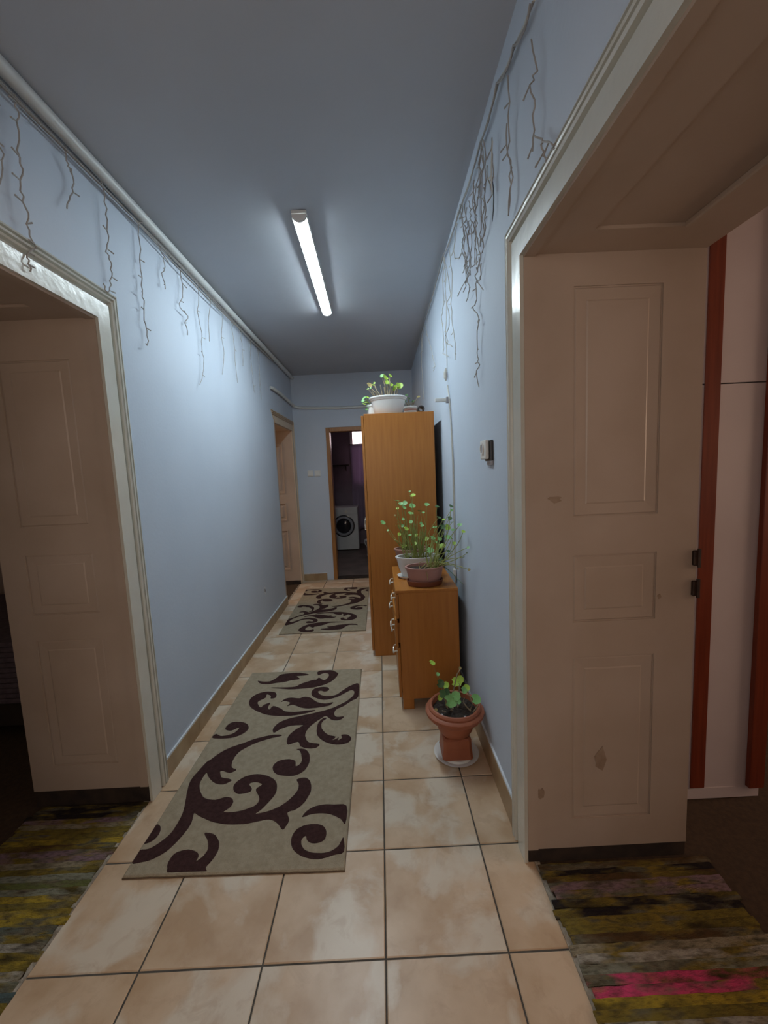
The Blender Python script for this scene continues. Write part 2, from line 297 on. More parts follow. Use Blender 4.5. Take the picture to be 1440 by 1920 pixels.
LEAF_MID = [(0.248, 1.505, 1.223, 0.04), (0.238, 1.521, 1.173, 0.034), (0.259, 1.545, 1.288, 0.034), (0.234, 1.471, 1.318, 0.016), (0.187, 1.511, 1.138, 0.02), (0.205, 1.517, 1.073, 0.03), (0.234, 1.472, 1.123, 0.024), (0.303, 1.44, 1.099, 0.024), (0.302, 1.547, 1.183, 0.026), (0.299, 1.473, 1.11, 0.022), (0.341, 1.475, 1.229, 0.032), (0.338, 1.538, 0.996, 0.03), (0.257, 1.504, 0.974, 0.028), (0.268, 1.492, 1.032, 0.022), (0.322, 1.525, 1.174, 0.02), (0.224, 1.443, 1.042, 0.02)]
LEAF_FRONT = [(0.393, 1.385, 1.222, 0.028), (0.397, 1.345, 1.158, 0.026), (0.419, 1.311, 1.149, 0.018), (0.393, 1.379, 1.103, 0.022), (0.38, 1.412, 1.09, 0.026), (0.416, 1.325, 1.103, 0.032), (0.452, 1.376, 1.091, 0.036), (0.461, 1.336, 1.152, 0.026), (0.487, 1.389, 1.12, 0.026), (0.488, 1.387, 1.071, 0.024), (0.469, 1.326, 1.226, 0.026), (0.484, 1.4, 1.194, 0.018), (0.486, 1.157, 1.134, 0.026), (0.491, 1.091, 1.106, 0.022), (0.456, 1.391, 1.025, 0.04), (0.485, 1.405, 1.014, 0.014), (0.481, 1.312, 1.001, 0.022), (0.419, 1.402, 0.968, 0.044), (0.355, 1.347, 1.033, 0.03), (0.339, 1.358, 0.954, 0.044), (0.445, 1.318, 0.952, 0.02), (0.404, 1.384, 0.886, 0.03), (0.483, 0.943, 1.047, 0.014), (0.489, 1.003, 1.006, 0.01), (0.488, 1.08, 0.966, 0.013), (0.496, 0.991, 0.918, 0.014), (0.485, 1.241, 0.86, 0.01), (0.401, 1.368, 1.022, 0.026), (0.382, 1.411, 0.996, 0.024)]
LEAF_URN = [(0.267, 0.842, 0.49, 0.026), (0.298, 0.881, 0.408, 0.018), (0.305, 0.84, 0.382, 0.032), (0.34, 0.888, 0.343, 0.028), (0.388, 0.867, 0.37, 0.036), (0.41, 0.866, 0.383, 0.03), (0.404, 0.888, 0.35, 0.026), (0.412, 0.877, 0.438, 0.013), (0.443, 0.877, 0.328, 0.03), (0.409, 0.773, 0.379, 0.026), (0.47, 0.792, 0.318, 0.04), (0.344, 0.775, 0.328, 0.052), (0.371, 0.782, 0.346, 0.036), (0.293, 0.783, 0.342, 0.022), (0.393, 0.822, 0.289, 0.018), (0.305, 0.778, 0.364, 0.03), (0.327, 0.788, 0.368, 0.026), (0.273, 0.8, 0.267, 0.014)]
LEAF_BOWL = [(0.001, 2.115, 2.125, 0.04), (0.03, 2.127, 2.126, 0.026), (0.102, 2.101, 2.187, 0.034), (0.12, 2.051, 2.169, 0.03), (0.164, 2.084, 2.183, 0.03), (0.132, 2.101, 2.166, 0.03), (0.135, 2.035, 2.124, 0.03), (0.151, 2.098, 2.131, 0.026), (0.169, 2.067, 2.11, 0.028), (0.204, 2.089, 2.094, 0.034), (0.239, 2.097, 2.105, 0.044), (0.195, 2.097, 2.087, 0.036), (0.221, 2.082, 2.111, 0.03), (-0.011, 2.085, 2.091, 0.016), (0.009, 2.05, 2.089, 0.018), (0.039, 2.08, 2.132, 0.016)]
LEAF_SMALL = [(-0.048, 2.248, 2.052, 0.034), (-0.059, 2.269, 2.033, 0.03), (-0.021, 2.272, 2.061, 0.028), (-0.039, 2.286, 2.023, 0.034), (-0.025, 2.264, 1.986, 0.036), (-0.053, 2.241, 2.004, 0.026), (-0.009, 2.272, 2.055, 0.022), (-0.035, 2.252, 1.964, 0.022), (-0.015, 2.284, 2.01, 0.02)]
STRANDS_R = [[(0.658, 2.738), (0.692, 2.677), (0.674, 2.594), (0.72, 2.578), (0.763, 2.544), (0.788, 2.477), (0.735, 2.403), (0.701, 2.336), (0.742, 2.313), (0.785, 2.289), (0.781, 2.236), (0.795, 2.176), (0.838, 2.18), (0.772, 2.114), (0.756, 2.076), (0.796, 2.003), (0.778, 1.944), (0.762, 1.906), (0.8, 1.881), (0.772, 1.81)], [(0.647, 2.724), (0.643, 2.625), (0.695, 2.573), (0.679, 2.468), (0.713, 2.416), (0.674, 2.37)], [(0.614, 2.709), (0.599, 2.599), (0.626, 2.528), (0.598, 2.443), (0.649, 2.38), (0.711, 2.372)], [(0.598, 2.605), (0.551, 2.506), (0.528, 2.453)], [(0.522, 2.644), (0.506, 2.575), (0.52, 2.512), (0.532, 2.472)], [(0.671, 2.72), (0.715, 2.646), (0.772, 2.599), (0.785, 2.519), (0.811, 2.483), (0.929, 2.536)], [(0.727, 2.337), (0.707, 2.259), (0.748, 2.246), (0.675, 2.183)], [(0.342, 2.547), (0.343, 2.455), (0.318, 2.4), (0.323, 2.33), (0.35, 2.274)], [(1.011, 2.724), (1.037, 2.655), (0.976, 2.563), (1.051, 2.539), (0.987, 2.47), (0.958, 2.413), (1.046, 2.426)], [(1.08, 2.767), (1.003, 2.635), (0.927, 2.549), (0.92, 2.463), (0.991, 2.429), (0.931, 2.357), (1.121, 2.373)], [(0.994, 2.714), (0.925, 2.575), (1.028, 2.577), (1.0, 2.505), (0.913, 2.37), (0.934, 2.331), (0.897, 2.279), (0.991, 2.266)], [(1.139, 2.767), (1.193, 2.684), (1.264, 2.651), (1.228, 2.588), (1.129, 2.534)], [(1.584, 2.783), (1.468, 2.626), (1.388, 2.467), (1.496, 2.459), (1.437, 2.318), (1.552, 2.293), (1.507, 2.223), (1.382, 2.171)], [(1.559, 2.761), (1.61, 2.647), (1.605, 2.503), (1.707, 2.465), (1.641, 2.303), (1.688, 2.218), (1.518, 2.155)], [(1.375, 2.71), (1.324, 2.558), (1.372, 2.408), (1.365, 2.284), (1.265, 2.156), (1.299, 2.072)], [(1.532, 2.747), (1.524, 2.562), (1.569, 2.299), (1.573, 2.069)], [(2.622, 2.741), (2.823, 2.714), (2.84, 2.578), (3.074, 2.609)], [(2.572, 2.71), (2.396, 2.548), (2.159, 2.33), (2.092, 2.242), (2.183, 2.229)], [(2.893, 2.709), (2.933, 2.458), (2.866, 2.149)], [(0.146, 2.595), (0.113, 2.491), (0.148, 2.486), (0.123, 2.414), (0.132, 2.36), (0.142, 2.316)], [(0.115, 2.334), (0.074, 2.29), (0.067, 2.261), (0.051, 2.219)], [(0.082, 2.296), (0.014, 2.239), (-0.013, 2.212), (0.036, 2.226)], [(0.331, 2.676), (0.324, 2.554), (0.34, 2.456), (0.307, 2.365), (0.347, 2.278)], [(0.5, 2.616), (0.526, 2.456)]]
CABLE_R = [(0.138, 2.683), (0.273, 2.713), (0.441, 2.761), (0.668, 2.748), (1.046, 2.749), (1.59, 2.791), (2.698, 2.781), (3.365, 2.773)]
STRANDS_L = [[(0.343, 2.651), (0.343, 2.609), (0.326, 2.512), (0.332, 2.461), (0.319, 2.404), (0.327, 2.36), (0.329, 2.312), (0.331, 2.262), (0.345, 2.232), (0.318, 2.205), (0.31, 2.176), (0.314, 2.143)], [(0.543, 2.659), (0.542, 2.627), (0.56, 2.615), (0.569, 2.578), (0.544, 2.519), (0.515, 2.458)], [(0.743, 2.671), (0.741, 2.597), (0.738, 2.531), (0.734, 2.463), (0.718, 2.414), (0.733, 2.38), (0.739, 2.342), (0.719, 2.283), (0.693, 2.242), (0.673, 2.27)], [(0.975, 2.677), (0.975, 2.603), (0.969, 2.535), (0.955, 2.458), (0.968, 2.413), (0.952, 2.349), (0.97, 2.309), (0.946, 2.223), (0.969, 2.183), (0.951, 2.11)], [(1.16, 2.675), (1.194, 2.641), (1.194, 2.589), (1.165, 2.544), (1.182, 2.47)], [(1.386, 2.671), (1.382, 2.59), (1.365, 2.503), (1.316, 2.431), (1.424, 2.421), (1.376, 2.368), (1.393, 2.304)], [(1.603, 2.639), (1.563, 2.51), (1.588, 2.381), (1.578, 2.302), (1.599, 2.231), (1.554, 2.117), (1.501, 2.044)], [(1.777, 2.661), (1.725, 2.494), (1.708, 2.369)], [(1.982, 2.63), (1.928, 2.467), (1.961, 2.361), (1.887, 2.196)], [(2.173, 2.609), (2.182, 2.455), (2.184, 2.33), (2.201, 2.206)], [(2.375, 2.646), (2.368, 2.511), (2.361, 2.375)], [(2.615, 2.655), (2.598, 2.472), (2.6, 2.293), (2.639, 2.21)], [(2.843, 2.651), (2.829, 2.419), (2.822, 2.187)], [(0.238, 2.552), (0.23, 2.479), (0.276, 2.463), (0.251, 2.387), (0.219, 2.297)]]

# ------------------------------------------------------------------ the setting
XL, XR, YF, YB = -1.066, 0.528, 4.30, -2.30
TH = 0.58; TL = 0.52; ZW = 2.95
DR0, DR1, DRZ = -0.92, 0.262, 2.106      # right doorway
DL0, DL1, DLZ = -0.56, 0.630, 2.122      # left doorway
DF0, DF1, DFZ = 3.33, 4.135, 2.03        # far left doorway
def ceilz(x, y):
    t = (x-XL)/(XR-XL); s = min(max((y-0.5)/(YF-0.5), 0), 1); return 2.752*(1-t)+(2.850-.085*s)*t

b = MB()
b.box(XR, XR+TH, DR1+.03, YF+.12, -.05, ZW); b.box(XR, XR+TH, YB, DR0-.03, -.05, ZW); b.box(XR, XR+TH, DR0-.03, DR1+.03, DRZ+.03, ZW)
struct(b, 'wall_right', 'wall')
b = MB()
b.box(XL-TL, XL, YB, DL0-.03, -.05, ZW); b.box(XL-TL, XL, DL1+.03, DF0-.03, -.05, ZW); b.box(XL-TL, XL, DF1+.03, YF+.12, -.05, ZW)
b.box(XL-TL, XL, DL0-.03, DL1+.03, DLZ+.03, ZW); b.box(XL-TL, XL, DF0-.03, DF1+.03, DFZ+.03, ZW)
wall_left = struct(b, 'wall_left', 'wall')
b = MB(); b.box(XL, -.64, YF, YF+.12, -.05, ZW); b.box(.26, XR, YF, YF+.12, -.05, ZW); b.box(-.64, .26, YF, YF+.12, 2.066, ZW)
struct(b, 'wall_far', 'wall')
b = MB(); b.box(XL, XR, YB-.1, YB, -.05, ZW); struct(b, 'wall_rear', 'wall')
b = MB()
vs = []; fs = []
ys = [YB, .5]+[.5+(YF-.5)*k/6 for k in range(1, 7)]
for y in ys:
    for k in range(5): vs.append((XL+(XR-XL)*k/4, y, ceilz(XL+(XR-XL)*k/4, y)))
for i in range(len(ys)-1):
    for k in range(4): fs.append((i*5+k, i*5+k+1, i*5+k+6, i*5+k+5))
b.add(vs, fs); b.box(XL, XR, YB, YF, 2.9, 3.0)
struct(b, 'ceiling', 'ceiling')

# floor: grout bed with one tile per piece
SX, SY = 0.3705, 0.345
b = MB(); b.box(XL-.02, XR+.03, YB, YF+.06, -.06, -.003)
floor = struct(b, 'floor', 'grout')
TILES = {}
def tile_mesh(wx, wy):
    key = (round(wx, 3), round(wy, 3))
    if key not in TILES:
        e = .0032; r = .0025; h = 0.009
        v = []
        for (i, z) in ((0, -h), (0, -r), (r, 0)):
            v += [(-wx/2+i, -wy/2+i, z), (wx/2-i, -wy/2+i, z), (wx/2-i, wy/2-i, z), (-wx/2+i, wy/2-i, z)]
        f = [(8, 9, 10, 11)]
        for k in range(2):
            for i in range(4): f.append((k*4+i, k*4+(i+1) % 4, k*4+4+(i+1) % 4, k*4+4+i))
        me = bpy.data.meshes.new('floor_tile'); me.from_pydata(v, [], f); me.update(); me.materials.append(M['tile'])
        TILES[key] = me
    return TILES[key]
for j in range(-5, 13):
    for i in range(-3, 2):
        x0, x1 = max(i*SX, XL-.012), min((i+1)*SX, XR+.028); y0, y1 = j*SY, min((j+1)*SY, YF-.004)
        if y1-y0 < .02: continue
        g = .0026
        o = at('floor_tile', tile_mesh(x1-x0-2*g, y1-y0-2*g), floor, ((x0+x1)/2, (y0+y1)/2, random.uniform(-.0006, .0004)))
# broken mortar edges where the tiles stop at the doorways
for side, xe, y0, y1 in ((1, XR+.030, DR0, DR1+.06), (-1, XL-.014, DL0, DL1+.06), (-1, XL-.014, DF0, DF1+.03)):
    b = MB(); n = 60; vs = []
    for k in range(n+1):
        y = y0+(y1-y0)*k/n; wv = random.uniform(.004, .020)
        vs += [(xe-side*.006, y, -.02), (xe-side*.006, y, random.uniform(.0, .003)), (xe+side*wv, y, random.uniform(-.002, .003)), (xe+side*(wv+.004), y, -.02)]
    fs = []
    for k in range(n):
        for q in range(3): fs.append((k*4+q, k*4+q+1, k*4+q+5, k*4+q+4))
    b.add(vs, fs); b.build('mortar_edge', 'mortar', floor)

# skirting tiles
def skirting(name, pts_from, pts_to, nrm, h=.095, step=.345, t=.011):
    base = thing(name, (0, 0, 0), kind='structure')
    a = Vector(pts_from); c = Vector(pts_to); L = (c-a).length; d = (c-a)/L; n = Vector(nrm)
    k = 0.0
    while k < L-.01:
        e = min(k+step, L)
        p0 = a+d*(k+.001); p1 = a+d*(e-.001)
        q0 = p0+n*t; q1 = p1+n*t
        b = MB(); b.box(min(p0.x, q1.x, p1.x, q0.x), max(p0.x, q1.x, p1.x, q0.x), min(p0.y, q1.y, p1.y, q0.y), max(p0.y, q1.y, p1.y, q0.y), 0, h)
        b.build('skirting_tile', 'skirt', base); k = e
    p0 = a; q1 = c+n*(t-.002)
    b = MB(); b.box(min(p0.x, q1.x), max(p0.x, q1.x), min(p0.y, q1.y), max(p0.y, q1.y), h, h+.009); b.build('caulk_strip', 'caulk', base)
    return base
skirting('baseboard_left', (XL, DL1+.133, 0), (XL, DF0-.002, 0), (1, 0, 0))
skirting('baseboard_right', (XR, DR1+.133, 0), (XR, YF, 0), (-1, 0, 0), h=.118)
skirting('baseboard_far', (XL+.012, YF, 0), (-.735, YF, 0), (0, -1, 0))

# ------------------------------------------------------------------ doorways
def sweep_casing(door, s, X, Y0, Y1, zh, wid, m, prof=None, near=True):
    prof = prof or [(0, 0), (0, .012), (.078, .013), (.081, .000), (.096, .001), (.099, .014), (.106, .018), (.109, .004), (.115, .004), (.118, .017), (.125, .019), (.128, .006), (.133, .006), (.136, .018), (.145, .015), (.145, 0)]
    k = wid/.145; prof = [(a*k, h) for a, h in prof]; n = len(prof)
    def strip(name, A, B):
        b = MB(); b.add(A+B, [(i, (i+1) % n, n+(i+1) % n, n+i) for i in range(n)]+[tuple(range(n)), tuple(range(2*n-1, n-1, -1))])
        o = b.build(name, m, door)
        bm = bmesh.new(); bm.from_mesh(o.data); bmesh.ops.recalc_face_normals(bm, faces=bm.faces[:]); bm.to_mesh(o.data); bm.free()
    strip('casing_upright', [(X-s*h, Y1+a, 0.002) for a, h in prof], [(X-s*h, Y1+a, zh+a) for a, h in prof])
    if near: strip('casing_upright', [(X-s*h, Y0-a, 0.002) for a, h in prof], [(X-s*h, Y0-a, zh+a) for a, h in prof])
    strip('casing_header', [(X-s*h, Y0-a, zh+a) for a, h in prof], [(X-s*h, Y1+a, zh+a) for a, h in prof])

def panelled_jamb(door, s, X, Y1, zh, zp, m, d=.58, dirn=1, zb=.055, deep=False):
    # frame board of stiles and rails at Y1 (front face towards -y), with recessed panels
    a0, a1 = (.160, .445) if d > .55 else (.125, .415); t = .028
    fx = lambda a: X+s*a
    y0, y1 = Y1, Y1+dirn*t
    b = MB(); b.box(fx(0), fx(a0), y0, y1, zb, zh); b.box(fx(a1), fx(d), y0, y1, zb, zh)
    zs = [zb]+[q for p in zp for q in p]+[zh]
    for i in range(0, len(zs), 2): b.box(fx(a0), fx(a1), y0, y1, zs[i], zs[i+1])
    b.box(fx(.0), fx(.036), y0, y0-dirn*.004, zb, zh-.004)     # bead along the corridor edge
    jl = b.build('jamb_lining', m, door)
    for (q0, q1) in zp:
        b = MB(); r = .010; e = .042
        yy = y0+dirn*r; x0, x1 = sorted((fx(a0), fx(a1)))
        P = lambda i, y: [(x0+i, y, q0+i), (x1-i, y, q0+i), (x1-i, y, q1-i), (x0+i, y, q1-i)]
        rings = P(-.002, y0+dirn*.013) + P(.000, y0+dirn*.0045) + P(.004, y0+dirn*.0045) + P(.008, y0+dirn*.0015) + P(e, y0+dirn*.0035) + P(e+.005, y0+dirn*.0015)
        if deep: rings = P(-.002, y0+dirn*.016) + P(.000, y0-dirn*.006) + P(.012, y0-dirn*.006) + P(.020, y0+dirn*.012) + P(e, y0+dirn*.012) + P(e+.016, y0+dirn*.002)
        fs = []
        for k in range(5):
            for i in range(4): fs.append((k*4+i, k*4+(i+1) % 4, k*4+4+(i+1) % 4, k*4+4+i))
        fs.append((20, 21, 22, 23)); b.add(rings, fs)
        b.build('jamb_panel', m, jl)
    return jl

def doorway(name, s, X, Y0, Y1, zh, zp, m_case, m_line, wid=.130, TH=.58, zb=.055, near=True, deep=False):
    door = thing(name, (X, Y1, 0), kind='structure')
    sweep_casing(door, s, X, Y0, Y1, zh, wid, m_case, near=near)
    jl = panelled_jamb(door, s, X, Y1, zh, zp, m_line, TH, 1, zb, deep)
    b = MB(); b.box(X, X+s*TH, Y0-.028, Y0, .055, zh); b.build('jamb_lining', m_line, door)
    # soffit with a long recessed panel
    fx = lambda a: X+s*a
    b = MB(); b.box(fx(0), fx(.16), Y0-.028, Y1+.028, zh, zh+.028); b.box(fx(.435), fx(TH), Y0-.028, Y1+.028, zh, zh+.028)
    b.box(fx(.16), fx(.435), Y1-.12, Y1+.028, zh, zh+.028); b.box(fx(.16), fx(.435), Y0-.028, Y0+.12, zh, zh+.028)
    b.box(fx(0), fx(.035), Y0, Y1, zh-.008, zh)
    sf = b.build('soffit_lining', m_line, door)
    b = MB(); b.box(fx(.158), fx(.437), Y0+.118, Y1-.118, zh+.010, zh+.026)
    b.rbox(*sorted((fx(.415), fx(.435))), Y0+.12, Y1-.12, zh-.006, zh+.012, .004, 1)
    b.build('soffit_panel', m_line, sf)
    b = MB(); b.box(fx(.004), fx(TH), Y1+.004, Y1+.029, -.002, zb+.001); b.box(fx(.004), fx(TH), Y0-.029, Y0-.004, -.002, .056)
    b.build('gap_shade_footing', 'dark_brown', door)  # dark block paints in the shade of the gap below the linings
    return door, jl
dr, jr = doorway('door_1', 1, XR, DR0, DR1, DRZ, [(.170, .782), (.908, 1.142), (1.272, 2.007)], 'casing', 'lining')
for z in (1.115, 1.010):
    b = MB(); b.rbox(XR+TH-.014, XR+TH+.006, DR1-.010, DR1+.004, z-.026, z+.026, .003, 1); b.tube([(XR+TH+.004, DR1-.008, z-.032), (XR+TH+.004, DR1-.008, z+.032)], .006, 8)
    b.build('hinge', 'darkmetal', dr)
# worn paint spots on the right lining
for (x, z, rx, rz) in ((.628, 1.335, .022, .010), (.575, .275, .013, .022), (.790, .395, .020, .042), (.985, .985, .006, .010)):
    b = MB(); n = 11
    pts = [(x+rx*(1+random.uniform(-.35, .35))*math.cos(2*math.pi*k/n), DR1-.0008, z+rz*(1+random.uniform(-.35, .35))*math.sin(2*math.pi*k/n)) for k in range(n)]
    b.add(pts+[(p[0], DR1+.002, p[2]) for p in pts], [tuple(reversed(range(n)))]+[(k, (k+1) % n, n+(k+1) % n, n+k) for k in range(n)])
    b.build('paint_chip', 'stain', jr)
dl, jl_ = doorway('door_2', -1, XL, DL0, DL1, DLZ, [(.200, .785), (.900, 1.165), (1.285, 1.965)], 'casing', 'lining', TH=TL, zb=.078)
df, jf = doorway('door_3', -1, XL, DF0, DF1, DFZ, [(.20, .74), (.86, 1.10), (1.22, 1.88)], 'cream', 'lining', wid=.125, TH=TL, near=False, deep=True)
# bathroom door frame of orange-brown wood
bd = thing('door_4', (-.2, YF, 0), kind='structure')
for x0, x1 in ((-.642, -.592), (.21, .262)):
    b = MB(); b.rbox(x0, x1, YF-.018, YF+.135, 0, 2.064, .004); b.build('frame_jamb', 'frame_wood', bd)
b = MB(); b.rbox(-.592, .21, YF-.018, YF+.135, 2.008, 2.064, .004); b.build('frame_head', 'frame_wood', bd)
b = MB(); b.rbox(-.592, .21, YF-.01, YF+.13, -.01, .014, .004); b.build('threshold', 'dark_brown', bd)

# ------------------------------------------------------------------ side rooms
def room(n, x0, x1, y0, y1, skip, m_wall, m_floor, zc=2.9, open_y=None):
    T = .1
    walls = {'x0': (x0-T, x0, y0-T, y1+T), 'x1': (x1, x1+T, y0-T, y1+T), 'y0': (x0, x1, y0-T, y0), 'y1': (x0, x1, y1, y1+T)}
    for k, q in walls.items():
        if k in skip: continue
        b = MB(); b.box(*q, -.05, zc); struct(b, 'wall_%s_%s' % (n, {'x0': 'west', 'x1': 'east', 'y0': 'south', 'y1': 'north'}[k]), m_wall)
    b = MB(); b.box(x0, x1, y0, y1, zc, zc+.1); struct(b, 'ceiling_%s' % n, m_wall)
    return
room('right_room', XR+TH, 4.3, YB, 2.6, ('x0',), 'roomwall', 'carpet')
b = MB(); b.box(XR+.03, 4.3, YB, 2.6, -.06, -.004); struct(b, 'floor_right_room', 'carpet')
room('left_room', -4.6, XL-TL, YB, 2.4, ('x1',), 'roomwall', 'carpet')
b = MB(); b.box(-4.6, XL-.02, YB, 2.4, -.06, -.004); struct(b, 'floor_left_room', 'carpet')
room('back_room', -4.0, XL-TL, 2.5, 5.6, ('x1', 'y0'), 'roomwall', 'carpet')
b = MB(); b.box(-4.0, XL-.02, 2.5, 5.6, -.06, -.004); struct(b, 'floor_back_room', 'carpet')
b = MB(); b.box(-1.75, -1.646, 4.42, 5.7, -.05, 2.9); struct(b, 'wall_back_room_inner', 'roomwall')
room('bathroom', -1.25, .62, YF+.12, 6.98, ('y0',), 'bathwall', 'bathfloor', zc=2.75)
b = MB(); b.box(-1.25, .62, YF+.06, 6.98, -.06, 0.0); struct(b, 'floor_bathroom', 'bathfloor')

def window(n, axis, pos, a0, a1, z0, z1, mpane, sgn):
    # axis 'x': pane in plane x=pos ; sgn is the direction into the room
    wdw = thing('window_%d' % n, ((pos, (a0+a1)/2, z0) if axis == 'x' else ((a0+a1)/2, pos, z0)), kind='structure')
    def bx(a, c, z, q, t0, t1):
        b = MB()
        if axis == 'x': b.box(pos+sgn*t0, pos+sgn*t1, a, c, z, q)
        else: b.box(a, c, pos+sgn*t0, pos+sgn*t1, z, q)
        return b
    f = .05
    b = bx(a0-f, a0, z0-f, z1+f, .001, .05)
    for q in ((a1, a1+f, z0-f, z1+f), (a0, a1, z0-f, z0), (a0, a1, z1, z1+f)):
        c = bx(*q, .001, .05); b.add(c.v, c.f)
    b.build('window_frame', 'whiteplastic', wdw)
    am = (a0+a1)/2
    bx(am-.02, am+.02, z0, z1, .004, .04).build('mullion', 'whiteplastic', wdw)
    bx(a0, am-.02, z0, z1, .004, .012).build('pane', mpane, wdw)
    bx(am+.02, a1, z0, z1, .004, .012).build('pane', mpane, wdw)
window(1, 'x', 4.3, -1.2, .6, .9, 2.2, 'win_r', -1)
window(2, 'x', -4.6, -1.4, .2, .9, 2.2, 'win_l', 1)
window(3, 'x', -4.0, 3.0, 4.4, .9, 2.2, 'win_f', 1)
window(4, 'y', 6.98, -.46, .40, 1.25, 2.50, 'win_b', -1)
window(5, 'y', YB, -.75, .2, 1.2, 2.3, 'rear_fill', 1)  # unseen, added behind the camera to light the doorway linings

# ------------------------------------------------------------------ lamp, pipes, wall fittings
lx, ly0, ly1 = -.311, 1.108, 2.352; zc = ceilz(lx, 1.6)
lamp = thing('ceiling_lamp', (lx, (ly0+ly1)/2, zc), 'glowing white LED batten lamp mounted lengthwise on the grey-blue ceiling', 'lamp')
lamp.rotation_euler.z = .016
b = MB(); b.rbox(lx-.039, lx+.039, ly0, ly1, zc-.012, zc+.004, .002, 1)
for sx_ in (-1, 1): b.rbox(*sorted((lx+sx_*.0345, lx+sx_*.039)), ly0+.018, ly1-.018, zc-.024, zc-.010, .001, 1)
b.build('lamp_housing', 'whiteplastic', lamp)
def halfround(y0, y1, ww, hh, z):
    n = 12; vs = []; fs = []
    for y in (y0, y1):
        for k in range(n+1):
            a = math.pi*k/n; vs.append((lx-ww*math.cos(a), y, z-hh*math.sin(a)**.8))
    for k in range(n): fs.append((k, k+1, n+2+k, n+1+k))
    fs.append(tuple(range(n, -1, -1))); fs.append(tuple(range(n+1, 2*n+2))); fs.append((0, n+1, 2*n+1, n))
    return MB().add(vs, fs)
halfround(ly0+.018, ly1-.018, .034, .024, zc-.012).build('lamp_diffuser', 'lamp', lamp)
for y0, y1 in ((ly0, ly0+.018), (ly1-.018, ly1)):
    halfround(y0, y1, .038, .034, zc-.0142).build('end_cap', 'whiteplastic', lamp)

pz = 2.722
b = MB(); b.tube([(XL+.027, y, pz+.004*math.sin(y*2)) for y in [YB+.01]+[-2+.25*k for k in range(25)]+[YF-.01]], .024, 14)
tag(b.build('ceiling_pipe', 'pipe', smooth=True, org=(XL+.034, 1, pz)), 'thick white pipe running along the top of the left wall under the ceiling', 'pipe')
b = MB(); b.tube([(XL+.0, 3.24, 2.385), (XL+.020, 3.26, 2.385), (XL+.022, 3.6, 2.392), (XL+.022, 4.18, 2.375), (XL+.035, 4.25, 2.355), (XL+.08, YF-.022, 2.340), (-.8, YF-.020, 2.325), (-.45, YF-.018, 2.312), (.1, YF-.018, 2.318), (XR-.01, YF-.018, 2.33)], .018, 10)
hp = tag(b.build('heating_pipe', 'pipe', smooth=True, org=(-.4, YF, 2.33)), 'thin painted pipe crossing the end wall above the bathroom door', 'pipe')
for k, (x0, x1) in enumerate(((-.916, -.842), (-.822, -.744))):
    sw = thing('light_switch', ((x0+x1)/2, YF, 1.43), ['white square light switch on the end wall, nearer the left corner', 'white square light switch on the end wall, nearer the bathroom door'][k], 'light switch', 'light switches on the end wall')
    b = MB(); b.rbox(x0, x1, YF-.010, YF, 1.430-.004*k, 1.510-.004*k, .003); b.build('switch_plate', 'whiteplastic', sw)
    b = MB(); b.rbox(x0+.012, x1-.012, YF-.016, YF-.008, 1.444-.004*k, 1.497-.004*k, .003); b.build('rocker', 'whiteplastic', sw)
# wall box beside the right doorway
wb = thing('wall_socket', (XR, .68, 1.47), 'white double wall socket with round dark opening hanging loose from the right wall', 'socket')
b = MB(); b.rbox(XR-.012, XR, .618, .715, 1.478, 1.565, .004); b.build('socket_box', 'black', wb)
b = MB(); b.rbox(XR-.028, XR-.0125, .640, .730, 1.486, 1.568, .005); b.build('cover_plate', 'whiteplastic', wb)
b = MB(); b.rbox(XR-.0118, XR-.001, .618, .680, 1.460, 1.4785, .002); b.build('lower_tab', 'greyplastic', wb)
def ring_x(c, r0, r1, t):
    n = 24; vs = []; fs = []
    for (r, x) in ((r1, 0), (r1, -t), (r0, -t), (r0, 0)):
        for k in range(n): vs.append((c[0]+x, c[1]+r*math.cos(2*math.pi*k/n), c[2]+r*math.sin(2*math.pi*k/n)))
    for q in range(4):
        for k in range(n): fs.append((q*n+k, q*n+(k+1) % n, ((q+1) % 4)*n+(k+1) % n, ((q+1) % 4)*n+k))
    return MB().add(vs, fs)
ring_x((XR-.028, .690, 1.532), .020, .026, .005).build('socket_ring', 'whiteplastic', wb)
b = MB(); b.tube([(XR-.0275, .690, 1.532), (XR-.0300, .690, 1.532)], .0195, 20); b.build('socket_well', 'greyplastic', wb)
# chip in the plaster of the left wall
for (cy, cz, ry, rz, m_) in ((2.55, .395, .022, .035, 'caulk'), (2.545, .405, .009, .016, 'dark_brown')):
    n = 12; b = MB(); t = .0015 if m_ == 'caulk' else .0025
    pts = [(cy+ry*(1+random.uniform(-.4, .4))*math.cos(2*math.pi*k/n), cz+rz*(1+random.uniform(-.4, .4))*math.sin(2*math.pi*k/n)) for k in range(n)]
    b.add([(XL+t, y, z) for y, z in pts]+[(XL-.004, y, z) for y, z in pts], [tuple(range(n))]+[(k, (k+1) % n, n+(k+1) % n, n+k) for k in range(n)])
    b.build('plaster_chip', m_, wall_left)

